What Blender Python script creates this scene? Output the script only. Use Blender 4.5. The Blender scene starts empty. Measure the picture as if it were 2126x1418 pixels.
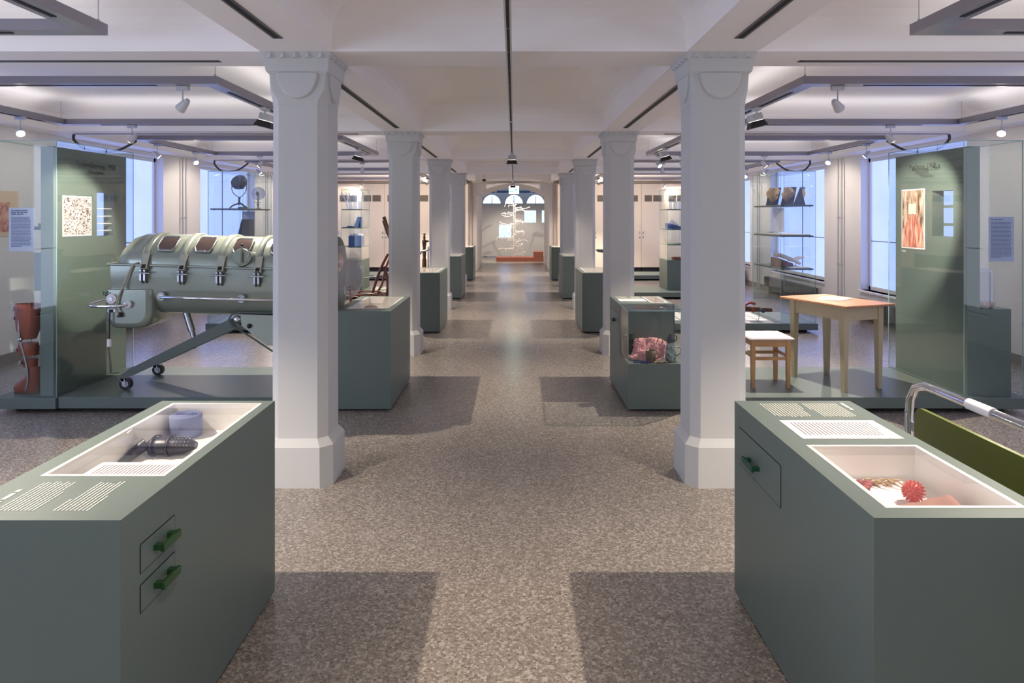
import bpy, math, random
from mathutils import Vector, Matrix, noise
S = bpy.context.scene
C = S.collection
PI = math.pi
rnd = random.Random(7)

# ------------------------------------------------------------ camera
cd = bpy.data.cameras.new('camera')
cam = bpy.data.objects.new('camera', cd)
C.objects.link(cam)
cam.location = (0.03, 0, 1.65)
cam.rotation_euler = (PI / 2, 0, 0)
cd.lens = 24; cd.sensor_width = 36; cd.sensor_fit = 'HORIZONTAL'
cd.shift_x = -4 / 2126; cd.shift_y = -261 / 2126
cd.clip_start = 0.05; cd.clip_end = 200
S.camera = cam
S.view_settings.view_transform = 'Standard'
S.view_settings.look = 'None'
S.view_settings.exposure = 0.79
S.view_settings.gamma = 1.0
S.view_settings.use_curve_mapping = False
try:
    S.cycles.use_denoising = True
    S.cycles.denoiser = 'OPENIMAGEDENOISE'
    S.cycles.max_bounces = 10
    S.cycles.diffuse_bounces = 8
    S.cycles.glossy_bounces = 4
    S.cycles.transparent_max_bounces = 24
    S.cycles.transmission_bounces = 4
    S.cycles.sample_clamp_indirect = 4.0
    S.cycles.caustics_reflective = False
    S.cycles.caustics_refractive = False
except Exception:
    pass
w = bpy.data.worlds.new('sky'); S.world = w; w.use_nodes = True
w.node_tree.nodes['Background'].inputs[0].default_value = (0.55, 0.72, 1.0, 1)
w.node_tree.nodes['Background'].inputs[1].default_value = 1.2
# light levels
FLOOD_W = 190.0        # square black flood heads on the inner frame bars
MINI_W = 26.0         # small round heads on the outer frame bars
AISLE_W = 60.0        # heads under the aisle track
BLIND = 0.68          # daylight through the roller blinds
BLIND_COL = (0.54, 0.68, 1.5)
UP_FILL_W = 1.2            # fill lights added above the frame bars to brighten the ceiling
WASH_W = 34.0         # wall washers on the outer bars
NEAR_FILL = 2.3      # unseen windows beside and behind the camera, glow raised as room fill
WARM = (1.0, 0.85, 0.70)

F = 1417.0
def PX(x, y, d):
    """the place at distance d that the photograph shows at (x, y)"""
    return Vector((0.03 + (x - 1067) / F * d, d, 1.65 - (y - 448) / F * d))

# ------------------------------------------------------------ mesh builder
class B:
    def __init__(s):
        s.v = []; s.f = []; s.m = []; s.sm = []
    def add(s, vs, fs, mi=0, smooth=False):
        k = len(s.v); s.v += [tuple(p) for p in vs]
        for f in fs:
            s.f.append(tuple(i + k for i in f)); s.m.append(mi); s.sm.append(smooth)
        return s
    def box(s, x0, x1, y0, y1, z0, z1, mi=0, M=None):
        if x0 > x1: x0, x1 = x1, x0
        if y0 > y1: y0, y1 = y1, y0
        if z0 > z1: z0, z1 = z1, z0
        vs = [Vector(p) for p in ((x0,y0,z0),(x1,y0,z0),(x1,y1,z0),(x0,y1,z0),(x0,y0,z1),(x1,y0,z1),(x1,y1,z1),(x0,y1,z1))]
        if M: vs = [M @ p for p in vs]
        return s.add(vs, [(3,2,1,0),(4,5,6,7),(0,1,5,4),(1,2,6,5),(2,3,7,6),(3,0,4,7)], mi)
    def bbox(s, x0, x1, y0, y1, z0, z1, r=0.005, mi=0, M=None):
        """box with bevelled edges"""
        if x0 > x1: x0, x1 = x1, x0
        if y0 > y1: y0, y1 = y1, y0
        ring = lambda a, z: [(x0+a+0, y0+r, z) if 0 else None]
        def loop(i, z):
            a, b, c, d = x0+i, x1-i, y0+i, y1-i
            q = max(r - i, 0.0) + 1e-5
            return [(a+q,c,z),(b-q,c,z),(b,c+q,z),(b,d-q,z),(b-q,d,z),(a+q,d,z),(a,d-q,z),(a,c+q,z)]
        L = [loop(r, z0), loop(0, z0+r), loop(0, z1-r), loop(r, z1)]
        vs = [Vector(p) for l in L for p in l]
        if M: vs = [M @ p for p in vs]
        fs = [tuple(range(7,-1,-1)), tuple(range(24,32))]
        for k in range(3):
            for i in range(8):
                j = (i+1) % 8
                fs.append((k*8+i, k*8+j, k*8+8+j, k*8+8+i))
        return s.add(vs, fs, mi)
    def loft(s, rings, mi=0, cap=True, smooth=True, closed=True):
        n = len(rings[0]); vs = [p for r in rings for p in r]; fs = []
        for k in range(len(rings)-1):
            for i in range(n if closed else n-1):
                j = (i+1) % n
                fs.append((k*n+i, k*n+j, (k+1)*n+j, (k+1)*n+i))
        s.add(vs, fs, mi, smooth)
        if cap and closed:
            s.add(rings[0], [tuple(range(n-1,-1,-1))], mi); s.add(rings[-1], [tuple(range(n))], mi)
        return s
    def cyl(s, p0, p1, r0, r1=None, n=12, mi=0, cap=True, smooth=True):
        p0, p1 = Vector(p0), Vector(p1)
        if r1 is None: r1 = r0
        d = (p1-p0).normalized(); a = d.orthogonal().normalized(); b = d.cross(a)
        R = []
        for p, r in ((p0, r0), (p1, r1)):
            R.append([p + (a*math.cos(2*PI*i/n) + b*math.sin(2*PI*i/n))*r for i in range(n)])
        return s.loft(R, mi, cap, smooth)
    def tube(s, pts, r, n=10, mi=0, sub=0):
        pts = [Vector(p) for p in pts]
        if sub:
            q = []
            for i in range(len(pts)-1):
                p0 = pts[max(i-1,0)]; p1 = pts[i]; p2 = pts[i+1]; p3 = pts[min(i+2,len(pts)-1)]
                for k in range(sub):
                    t = k/sub
                    q.append(0.5*((2*p1)+(-p0+p2)*t+(2*p0-5*p1+4*p2-p3)*t*t+(-p0+3*p1-3*p2+p3)*t**3))
            q.append(pts[-1]); pts = q
        rr = r if isinstance(r, (list, tuple)) else [r]*len(pts)
        if len(rr) != len(pts):
            rr = [rr[0] + (rr[-1]-rr[0])*i/(len(pts)-1) for i in range(len(pts))]
        a = None; R = []
        for i, p in enumerate(pts):
            d = (pts[min(i+1,len(pts)-1)] - pts[max(i-1,0)]).normalized()
            if a is None: a = d.orthogonal().normalized()
            a = (a - d*a.dot(d)).normalized(); b = d.cross(a)
            R.append([p + (a*math.cos(2*PI*k/n)+b*math.sin(2*PI*k/n))*rr[i] for k in range(n)])
        return s.loft(R, mi)
    def lathe(s, prof, c=(0,0,0), n=24, mi=0, M=None, cap=True):
        R = []
        for r, z in prof:
            ring = [Vector((r*math.cos(2*PI*i/n), r*math.sin(2*PI*i/n), z)) for i in range(n)]
            R.append([(M @ p if M else p + Vector(c)) for p in ring])
        return s.loft(R, mi, cap)
    def prism(s, poly, a0, a1, axis='z', mi=0, smooth=False):
        def P(u, v, w):
            return {'z': (u, v, w), 'y': (u, w, v), 'x': (w, u, v)}[axis]
        R = [[P(u, v, a0) for u, v in poly], [P(u, v, a1) for u, v in poly]]
        return s.loft(R, mi, True, smooth)
    def sphere(s, c, r, n=16, m=10, mi=0, sc=(1,1,1), M=None):
        R = []
        for k in range(m+1):
            t = PI*k/m; rr = max(math.sin(t), 1e-4)
            R.append([Vector((c[0]+r*sc[0]*rr*math.cos(2*PI*i/n), c[1]+r*sc[1]*rr*math.sin(2*PI*i/n), c[2]-r*sc[2]*math.cos(t))) for i in range(n)])
        if M: R = [[M @ p for p in q] for q in R]
        return s.loft(R, mi)

def wpos(o):
    v = Vector((0,0,0))
    while o is not None:
        v += o.location; o = o.parent
    return v
def obj(name, b, mats, parent=None, label=None, loc=None, cat=None, group=None, kind=None):
    me = bpy.data.meshes.new(name)
    base = wpos(parent) if parent else Vector((0,0,0))
    if loc is not None: base = base + Vector(loc)
    vs = [(p[0]-base.x, p[1]-base.y, p[2]-base.z) for p in b.v]
    me.from_pydata(vs, [], b.f)
    for m in (mats if isinstance(mats, (list, tuple)) else [mats]): me.materials.append(m)
    me.polygons.foreach_set('material_index', b.m)
    me.polygons.foreach_set('use_smooth', b.sm)
    me.update()
    o = bpy.data.objects.new(name, me); C.objects.link(o)
    if parent: o.parent = parent
    if loc is not None: o.location = loc
    if label: o['label'] = label
    if cat: o['category'] = cat
    if group: o['group'] = group
    if kind: o['kind'] = kind
    return o
def thing(name, label, cat, loc=(0,0,0), group=None, rz=0):
    o = bpy.data.objects.new(name, None); C.objects.link(o)
    o.empty_display_size = 0.1
    o.location = loc; o.rotation_euler = (0,0,rz)
    o['label'] = label; o['category'] = cat
    if group: o['group'] = group
    return o
def single(name, b, mats, label, cat, group=None):
    xs = [p[0] for p in b.v]; ys = [p[1] for p in b.v]; zs = [p[2] for p in b.v]
    return obj(name, b, mats, None, label, ((min(xs)+max(xs))/2, (min(ys)+max(ys))/2, min(zs)), cat, group)
def struct(name, b, mats, parent=None):
    return obj(name, b, mats, parent, kind=None if parent else 'structure')
def dup(root, loc, label=None, rz=None, group=None):
    r = root.copy(); C.objects.link(r); r.location = loc
    if rz is not None: r.rotation_euler = (0,0,rz)
    if label: r['label'] = label
    if group: r['group'] = group
    for ch in list(root.children):
        c = ch.copy(); C.objects.link(c); c.parent = r
        for g in ch.children:
            d = g.copy(); C.objects.link(d); d.parent = c
    return r

# ------------------------------------------------------------ materials
def L(r, g, b):
    f = lambda c: (c/255/12.92) if c/255 <= 0.04045 else ((c/255+0.055)/1.055)**2.4
    return (f(r), f(g), f(b), 1)
def mat(name, col, rough=0.5, metal=0.0, var=0.06, scale=20.0, bump=0.0, bscale=200.0, coat=0.0, spec=0.5, trans=0, alpha=1, emis=None, es=0):
    m = bpy.data.materials.new(name); m.use_nodes = True
    nt = m.node_tree; n = nt.nodes; p = n['Principled BSDF']
    p.inputs['Roughness'].default_value = rough; p.inputs['Metallic'].default_value = metal
    p.inputs['Specular IOR Level'].default_value = spec
    p.inputs['Coat Weight'].default_value = coat
    p.inputs['Alpha'].default_value = alpha
    tc = n.new('ShaderNodeTexCoord')
    nz = n.new('ShaderNodeTexNoise'); nz.inputs['Scale'].default_value = scale; nz.inputs['Detail'].default_value = 4
    nt.links.new(tc.outputs['Object'], nz.inputs['Vector'])
    mx = n.new('ShaderNodeMix'); mx.data_type = 'RGBA'
    mx.inputs[6].default_value = tuple(c*(1-var) for c in col[:3])+(1,)
    mx.inputs[7].default_value = tuple(min(c*(1+var),1) for c in col[:3])+(1,)
    nt.links.new(nz.outputs['Fac'], mx.inputs[0]); nt.links.new(mx.outputs[2], p.inputs['Base Color'])
    if bump:
        n2 = n.new('ShaderNodeTexNoise'); n2.inputs['Scale'].default_value = bscale
        nt.links.new(tc.outputs['Object'], n2.inputs['Vector'])
        bp = n.new('ShaderNodeBump'); bp.inputs['Strength'].default_value = bump; bp.inputs['Distance'].default_value = 0.002
        nt.links.new(n2.outputs['Fac'], bp.inputs['Height']); nt.links.new(bp.outputs['Normal'], p.inputs['Normal'])
    if emis:
        p.inputs['Emission Color'].default_value = emis; p.inputs['Emission Strength'].default_value = es
    return m
def emitmat(name, col, s, var=0.0, scale=2.0, stripes=0):
    m = bpy.data.materials.new(name); m.use_nodes = True
    nt = m.node_tree; n = nt.nodes; n.remove(n['Principled BSDF'])
    e = n.new('ShaderNodeEmission'); out = n['Material Output']
    e.inputs[0].default_value = tuple(col[:3])+(1,); e.inputs[1].default_value = s
    tc = n.new('ShaderNodeTexCoord'); nz = n.new('ShaderNodeTexNoise'); nz.inputs['Scale'].default_value = scale
    nt.links.new(tc.outputs['Object'], nz.inputs['Vector'])
    mr = n.new('ShaderNodeMapRange'); mr.inputs[1].default_value = 0.3; mr.inputs[2].default_value = 0.7
    mr.inputs[3].default_value = s*(1-var); mr.inputs[4].default_value = s*(1+var)
    nt.links.new(nz.outputs['Fac'], mr.inputs[0]); nt.links.new(mr.outputs[0], e.inputs[1])
    nt.links.new(e.outputs[0], out.inputs[0])
    return m
def glassmat(name, tint=(0.93,0.97,0.96), refl=1.0, base=0.045, rough=0.0):
    m = bpy.data.materials.new(name); m.use_nodes = True
    nt = m.node_tree; n = nt.nodes; n.remove(n['Principled BSDF']); out = n['Material Output']
    t = n.new('ShaderNodeBsdfTransparent'); t.inputs[0].default_value = tint+(1,)
    g = n.new('ShaderNodeBsdfGlossy'); g.inputs['Roughness'].default_value = rough; g.inputs[0].default_value = (1,1,1,1)
    lw = n.new('ShaderNodeLayerWeight'); lw.inputs[0].default_value = 0.5
    pw = n.new('ShaderNodeMath'); pw.operation = 'POWER'; pw.inputs[1].default_value = 4.0
    ma = n.new('ShaderNodeMath'); ma.operation = 'MULTIPLY_ADD'; ma.inputs[1].default_value = 0.9*refl; ma.inputs[2].default_value = base
    ma.use_clamp = True
    nt.links.new(lw.outputs['Facing'], pw.inputs[0]); nt.links.new(pw.outputs[0], ma.inputs[0])
    mx = n.new('ShaderNodeMixShader')
    nt.links.new(ma.outputs[0], mx.inputs[0]); nt.links.new(t.outputs[0], mx.inputs[1]); nt.links.new(g.outputs[0], mx.inputs[2])
    nt.links.new(mx.outputs[0], out.inputs[0])
    return m
def terrazzo(name):
    m = bpy.data.materials.new(name); m.use_nodes = True
    nt = m.node_tree; n = nt.nodes; p = n['Principled BSDF']; lk = nt.links.new
    tc = n.new('ShaderNodeTexCoord')
    v = n.new('ShaderNodeTexVoronoi'); v.inputs['Scale'].default_value = 95
    v2 = n.new('ShaderNodeTexVoronoi'); v2.inputs['Scale'].default_value = 210
    lk(tc.outputs['Object'], v.inputs['Vector']); lk(tc.outputs['Object'], v2.inputs['Vector'])
    r = n.new('ShaderNodeValToRGB'); e = r.color_ramp.elements
    e[0].position = 0; e[0].color = L(106, 98, 90); e[1].position = 1; e[1].color = L(190, 180, 170)
    e.new(0.35).color = L(148, 138, 128); e.new(0.7).color = L(158, 149, 139); e.new(0.9).color = L(206, 198, 188)
    sp = n.new('ShaderNodeSeparateColor'); lk(v.outputs['Color'], sp.inputs[0]); lk(sp.outputs[0], r.inputs[0])
    r2 = n.new('ShaderNodeValToRGB'); e = r2.color_ramp.elements
    e[0].color = L(98, 91, 84); e[1].color = L(190, 181, 172)
    sp2 = n.new('ShaderNodeSeparateColor'); lk(v2.outputs['Color'], sp2.inputs[0]); lk(sp2.outputs[1], r2.inputs[0])
    mx = n.new('ShaderNodeMix'); mx.data_type = 'RGBA'; mx.inputs[0].default_value = 0.35
    lk(r.outputs[0], mx.inputs[6]); lk(r2.outputs[0], mx.inputs[7])
    nz = n.new('ShaderNodeTexNoise'); nz.inputs['Scale'].default_value = 1.6; nz.inputs['Detail'].default_value = 5
    lk(tc.outputs['Object'], nz.inputs['Vector'])
    mr = n.new('ShaderNodeMapRange'); mr.inputs[3].default_value = 0.72; mr.inputs[4].default_value = 0.98
    lk(nz.outputs['Fac'], mr.inputs[0])
    vm = n.new('ShaderNodeVectorMath'); vm.operation = 'SCALE'
    lk(mx.outputs[2], vm.inputs[0]); lk(mr.outputs[0], vm.inputs['Scale']); lk(vm.outputs[0], p.inputs['Base Color'])
    mr2 = n.new('ShaderNodeMapRange'); mr2.inputs[3].default_value = 0.20; mr2.inputs[4].default_value = 0.30
    lk(nz.outputs['Fac'], mr2.inputs[0]); lk(mr2.outputs[0], p.inputs['Roughness'])
    p.inputs['Specular IOR Level'].default_value = 0.45
    return m
def photomat(name, stops, scale=(9, 9, 14), dist=1.5, seed=0.0, wave=False):
    m = bpy.data.materials.new(name); m.use_nodes = True
    nt = m.node_tree; n = nt.nodes; p = n['Principled BSDF']; lk = nt.links.new
    tc = n.new('ShaderNodeTexCoord'); mp = n.new('ShaderNodeMapping'); mp.inputs['Scale'].default_value = scale
    mp.inputs['Location'].default_value = (seed, seed, seed)
    lk(tc.outputs['Object'], mp.inputs[0])
    nz = n.new('ShaderNodeTexNoise'); nz.inputs['Scale'].default_value = 1.0; nz.inputs['Detail'].default_value = 5; nz.inputs['Distortion'].default_value = dist
    lk(mp.outputs[0], nz.inputs['Vector'])
    r = n.new('ShaderNodeValToRGB'); e = r.color_ramp.elements
    e[0].position = stops[0][0]; e[0].color = stops[0][1]; e[1].position = stops[-1][0]; e[1].color = stops[-1][1]
    for a, c in stops[1:-1]: e.new(a).color = c
    lk(nz.outputs['Fac'], r.inputs[0]); lk(r.outputs[0], p.inputs['Base Color']); p.inputs['Roughness'].default_value = 0.45
    return m
def woodmat(name, c1, c2, rough=0.45, scale=(3, 40, 3)):
    m = photomat(name, [(0.3, c1), (0.7, c2)], scale, 0.6)
    m.node_tree.nodes['Principled BSDF'].inputs['Roughness'].default_value = rough
    return m

WHITE = mat('white_plaster', L(240, 238, 238), 0.75, var=0.02, scale=3, bump=0.15, bscale=60)
CEIL = mat('ceiling_plaster', L(246, 242, 240), 0.85, var=0.015, scale=2)
FLOOR = terrazzo('terrazzo')
COLW = mat('column_grey_white', L(198, 199, 197), 0.7, var=0.02, scale=3, bump=0.2, bscale=60)
GREEN = mat('sage_lacquer', L(99, 112, 106), 0.42, var=0.03, scale=60, bump=0.05, bscale=500)
BLACK = mat('black_recess', L(22, 22, 24), 0.7)
LINER = mat('white_liner', L(232, 230, 224), 0.6, var=0.01)
BAR = mat('grey_metal_channel', L(142, 138, 146), 0.28, 0.35, var=0.02)
SLOT = mat('slot_metal', L(96, 92, 88), 0.5, 0.3)
CHROME = mat('chrome', L(225, 228, 235), 0.08, 1.0, var=0.02)
STEEL = mat('brushed_steel', L(170, 172, 175), 0.3, 1.0, var=0.05)
GLASS = glassmat('case_glass', (0.95,0.975,0.97), 0.5, 0.022)
TOPGLASS = glassmat('top_glass', (0.99, 0.99, 0.99), 0.4, 0.025)
EDGE = mat('glass_edge', L(150, 190, 190), 0.15, alpha=0.75, var=0.05)
BLIND_M = emitmat('daylit_blind', BLIND_COL, BLIND, 0.06, 1.2)
NEARFILL = emitmat('near_window_fill', (0.66, 0.78, 1.08), NEAR_FILL*1.25, 0.06, 1.2)  # out-of-view windows made brighter than the blinds, as added fill
NEARFILL2 = emitmat('near_window_fill_right', (0.78, 0.82, 0.98), NEAR_FILL*0.7, 0.06, 1.2)
ARCHWIN = emitmat('daylit_arch_window', (0.50, 0.72, 1.0), 2.2, 0.5, 9)
ICEGL = emitmat('daylit_pane', (0.42, 0.62, 1.0), 1.25, 0.3, 14)
LAMPW = emitmat('lamp_face', (1.0, 0.9, 0.75), 12)
LAMPD = emitmat('lamp_glow', (1.0, 0.93, 0.82), 40)
EXITE = emitmat('exit_panel', (0.75, 1.0, 0.85), 7.0)
EXITG = emitmat('exit_green', (0.05, 0.8, 0.25), 1.5)
WHITEM = mat('white_lamp_housing', L(205, 205, 208), 0.4)
PAPER = mat('paper', L(240, 234, 234), 0.8, var=0.01)
INK = mat('ink', L(120, 112, 112), 0.8)
DARKINK = mat('dark_lettering', L(46, 48, 44), 0.7)
WHITEINK = mat('white_lettering', L(225, 225, 215), 0.7)
LUNG = mat('hammered_green_enamel', L(150, 160, 148), 0.24, 0.35, var=0.05, scale=40, bump=0.12, bscale=120, coat=0.4)
LUNGD = mat('dark_green_enamel', L(88, 98, 92), 0.35, 0.2)
PORT = mat('brown_porthole_glass', L(66, 54, 50), 0.18, var=0.3, scale=14, coat=0.5)
RUBBER = mat('black_rubber', L(26, 26, 28), 0.5)
OLIVE = mat('olive_laminate', L(98, 106, 34), 0.32, var=0.03)
BEECH = woodmat('beech_wood', L(176, 132, 84), L(200, 158, 108))
TABTOP = woodmat('orange_wood_top', L(168, 120, 86), L(184, 136, 100), 0.4)
CREAMP = mat('cream_paint', L(188, 176, 146), 0.5, var=0.08, scale=12)
CABW = mat('cream_cabinet', L(222, 208, 192), 0.6, var=0.01)
VENT = mat('vent_grille', L(122, 110, 96), 0.6, var=0.2, scale=80)
BRICK = mat('terracotta_base', L(160, 98, 82), 0.6)
LEATH = mat('brown_leather', L(140, 66, 44), 0.45, var=0.25, scale=25, bump=0.3, bscale=80)
WOODB = woodmat('red_brown_bentwood', L(96, 48, 34), L(140, 76, 54), 0.35)
WOODD = woodmat('dark_carved_wood', L(60, 40, 20), L(106, 72, 40), 0.4)
BLUEP = mat('blue_lacquer', L(44, 76, 140), 0.5)
GREYB = mat('grey_board', L(112, 112, 118), 0.6)
WAX = mat('flesh_wax', L(222, 186, 150), 0.5, var=0.2, scale=40, bump=0.6, bscale=60)
PINK = mat('pink_wool', L(226, 160, 160), 0.9, var=0.1, scale=80, bump=0.7, bscale=160)
RED = mat('coral_red_rubber', L(212, 92, 74), 0.45)

# ------------------------------------------------------------ the room
P0 = 3.9
SOF = 2.645
b = B(); b.box(-6.2, 6.2, -3.2, 32.5, -0.1, 0.0)
struct('floor', b, FLOOR)
# ceiling: beams and coved coffers
PROF = [(0, SOF), (0.012, 2.80), (0.03, 2.845), (0.07, 2.885), (0.12, 2.915), (0.18, 2.94), (0.25, 2.958), (0.34, 2.972), (0.45, 2.98)]
b = B()
beams = [4.13 + P0*k for k in range(-2, 5)]
colx = [(-6.0, -5.35), (-1.505, -1.075), (1.075, 1.505), (5.35, 6.0)]
bays = [(-3.2, beams[0])] + [(beams[i]+0.41, beams[i+1]) for i in range(len(beams)-1)]
ybeams = [(y, y+0.41) for y in beams]
ybeams[-1] = (beams[-1], 20.6)
for y0, y1 in ybeams:
    b.add([(-6.0, y0, SOF), (6.0, y0, SOF), (6.0, y1, SOF), (-6.0, y1, SOF)], [(0,3,2,1)])
for y0, y1 in bays:
    for x0, x1 in colx:
        b.add([(x0, y0, SOF), (x1, y0, SOF), (x1, y1, SOF), (x0, y1, SOF)], [(0,3,2,1)])
    for x0, x1 in ((-5.35, -1.505), (-1.075, 1.075), (1.505, 5.35)):
        R = []
        for t, z in PROF:
            R.append([(x0+t, y0+t, z), (x1-t, y0+t, z), (x1-t, y1-t, z), (x0+t, y1-t, z)])
        for k in range(len(R)-1):
            for i in range(4):
                j = (i+1) % 4
                b.add([R[k][i], R[k][j], R[k+1][j], R[k+1][i]], [(0,3,2,1)][0:1])
        b.add(R[-1], [(0,3,2,1)])
b.box(-6.2, 6.2, -3.3, 20.6, 3.1, 3.2)
struct('ceiling', b, CEIL)

# side walls with window openings
WINS = [(4.6 - P0*2 + P0*i, 7.2 - P0*2 + P0*i) for i in range(6)]   # (y0, y1)
WZ0, WZ1 = 0.45, 2.58
for side, sx in (('left', -1), ('right', 1)):
    b = B()
    X0, X1 = sx*5.67, sx*6.0
    b.box(X0, X1, -3.2, 20.6, 0, WZ0)
    b.box(X0, X1, -3.2, 20.6, WZ1, 3.0)
    ys = -3.2
    for y0, y1 in WINS:
        b.box(X0, X1, ys, y0, WZ0, WZ1); ys = y1
    b.box(X0, X1, ys, 20.6, WZ0, WZ1)
    struct('wall_'+side, b, WHITE)
    b = B(); b.box(X0, X0-sx*0.015, -3.2, 19.6, 0, 0.10)
    struct('baseboard_'+side, b, mat('baseboard_grey_'+side, L(150, 142, 138), 0.6))
    for i, (y0, y1) in enumerate(WINS):
        wn = 'window_%d' % (i+1 + (6 if sx > 0 else 0))
        b = B(); b.box(sx*5.83, sx*5.86, y0, y1, WZ0, WZ1)
        wo = struct(wn, b, (NEARFILL if sx < 0 else NEARFILL2) if y1 < 4 else BLIND_M)
        b = B(); xa, xb = sx*5.80, sx*5.85
        for yy in (y0, y1-0.05): b.box(xa, xb, yy, yy+0.05, WZ0, WZ1)
        b.box(xa, xb, y0, y1, WZ0, WZ0+0.06); b.box(xa, xb, y0, y1, WZ1-0.06, WZ1)
        obj('window_frame', b, WHITE, wo)
        b = B(); b.box(sx*5.815, sx*5.83, y0, y1, 1.235, 1.247); b.box(sx*5.815, sx*5.83, (y0+y1)/2-0.006, (y0+y1)/2+0.006, WZ0, WZ1)
        obj('blind_seam', b, GREYB, wo)
        b = B(); b.box(sx*5.63, sx*5.83, y0-0.03, y1+0.03, WZ0-0.03, WZ0)
        obj('window_sill', b, WHITE, wo)

# end wall with a vaulted passage
def vault(x):   # height of the segmental vault
    return 2.30 + 0.32*(1 - (x/1.09)**2)
b = B()
YE0, YE1 = 20.5, 23.9
xs = [-1.09 + 2.18*i/24 for i in range(25)]
b.box(-6.0, -1.09, YE0, YE1, 0, 3.0); b.box(1.09, 6.0, YE0, YE1, 0, 3.0)
for i in range(24):
    xa, xb = xs[i], xs[i+1]; za, zb = vault(xa), vault(xb)
    b.add([(xa, YE0, za), (xb, YE0, zb), (xb, YE0, 3.0), (xa, YE0, 3.0)], [(0,1,2,3)])
    b.add([(xa, YE1, za), (xb, YE1, zb), (xb, YE1, 3.0), (xa, YE1, 3.0)], [(3,2,1,0)])
    b.add([(xa, YE0, za), (xb, YE0, zb), (xb, YE1, zb), (xa, YE1, za)], [(3,2,1,0)], 0, True)
struct('wall_back', b, WHITE)
b = B(); b.box(-6.2, 6.2, -3.3, -3.2, 0, 3.1); struct('wall_front', b, WHITE)
# arch moulding, pilaster edges and rail along the passage mouth
b = B()
for s in (-1, 1): b.box(s*1.09, s*1.19, 20.44, 20.5, 0, 2.645)
struct('trim_1', b, WHITE)
b = B(); b.box(-1.62, 1.62, 19.45, 19.50, 2.585, 2.645)
struct('trim_2', b, mat('rail_grey', L(170, 160, 145), 0.5))
# far room behind the passage
b = B()
b.box(-4.5, -4.4, 23.9, 31.2, 0, 3.6); struct('wall_far_left', b, WHITE)
b = B(); b.box(4.4, 4.5, 23.9, 31.2, 0, 3.6); struct('wall_far_right', b, WHITE)
b = B(); b.box(-4.5, 4.5, 23.9, 31.2, 3.4, 3.5); struct('ceiling_far', b, CEIL)
# far wall with three arched windows
AW = [(PX(x, 448, 30.6).x) for x in (1021, 1067, 1112)]
AR, AZ = 0.40, 1.0
b = B()
def archtop(cx, z0, r, n=12, h=0.42):
    return [(cx + r*math.cos(PI*i/n), z0 + h*math.sin(PI*i/n)) for i in range(n+1)]
ZS = 2.17
b.box(-4.5, 4.5, 30.6, 30.9, 0, 0.9)
b.box(-4.5, 4.5, 30.6, 30.9, ZS+0.42, 3.4)
edges = [-4.5] + sum(([c-AR, c+AR] for c in AW), []) + [4.5]
for i in range(0, 8, 2): b.box(edges[i], edges[i+1], 30.6, 30.9, 0.9, ZS+0.42)
for c in AW:
    pts = archtop(c, ZS, AR)
    for i in range(12):
        (xa, za), (xb, zb) = pts[i], pts[i+1]
        b.add([(xa, 30.6, za), (xb, 30.6, zb), (xb, 30.6, ZS+0.421), (xa, 30.6, ZS+0.421)], [(0,1,2,3)])
        b.add([(xa, 30.6, za), (xb, 30.6, zb), (xb, 30.9, zb), (xa, 30.9, za)], [(0,1,2,3)])
struct('wall_far_end', b, WHITE)
for i, c in enumerate(AW):
    b = B(); b.prism([(c-AR, 0.9), (c+AR, 0.9)] + archtop(c, ZS, AR), 30.80, 30.82, 'y')
    wo = struct('window_%d' % (13+i), b, ARCHWIN)
    b = B(); b.box(c-0.02, c+0.02, 30.74, 30.79, 0.9, ZS+0.40); b.box(c-AR, c+AR, 30.74, 30.79, ZS-0.02, ZS+0.02)
    obj('window_frame', b, WHITE, wo)
b = B(); b.box(-3.0, 3.0, 27.9, 28.3, 2.58, 2.68)
single('ceiling_duct', b, mat('blue_grey_duct', L(70, 96, 150), 0.5), 'long blue grey duct under the far ceiling beyond the arch', 'duct')
# grey partition with three window cut-outs
def cutwall(b, x0, x1, z0, z1, holes, y0, y1):
    xs = sorted({x0, x1} | {h[0] for h in holes} | {h[1] for h in holes})
    for i in range(len(xs)-1):
        xa, xb = xs[i], xs[i+1]; zz = z0
        for h in sorted((h for h in holes if h[0] <= xa+1e-6 and h[1] >= xb-1e-6), key=lambda h: h[2]):
            b.box(xa, xb, y0, y1, zz, h[2]); zz = h[3]
        b.box(xa, xb, y0, y1, zz, z1)
H = []
for (xa, xb, ya, yb) in ((1036, 1061, 467, 492.5), (1088.5, 1113, 437, 462), (1125, 1148, 437, 462)):
    a = PX(xa, yb, 27.3); c = PX(xb, ya, 27.3); H.append((a.x, c.x, a.z, c.z))
pr = thing('partition', 'tall grey partition with three square openings behind the white model', 'partition', (0, 27.3, 0))
b = B(); cutwall(b, -2.2, 2.2, 0.03, 2.15, H, 27.3, 27.42)
obj('panel', b, mat('partition_grey', L(186, 184, 182), 0.7), pr)
for h in H:
    b = B(); b.box(h[0], h[1], 27.36, 27.37, h[2], h[3]); obj('pane', b, ICEGL, pr)
b = B()
for x in (-1.6, -1.1, 1.1, 1.6): b.box(x-0.04, x+0.04, 27.31, 27.41, 0, 0.03)
obj('foot', b, BLACK, pr)

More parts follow.
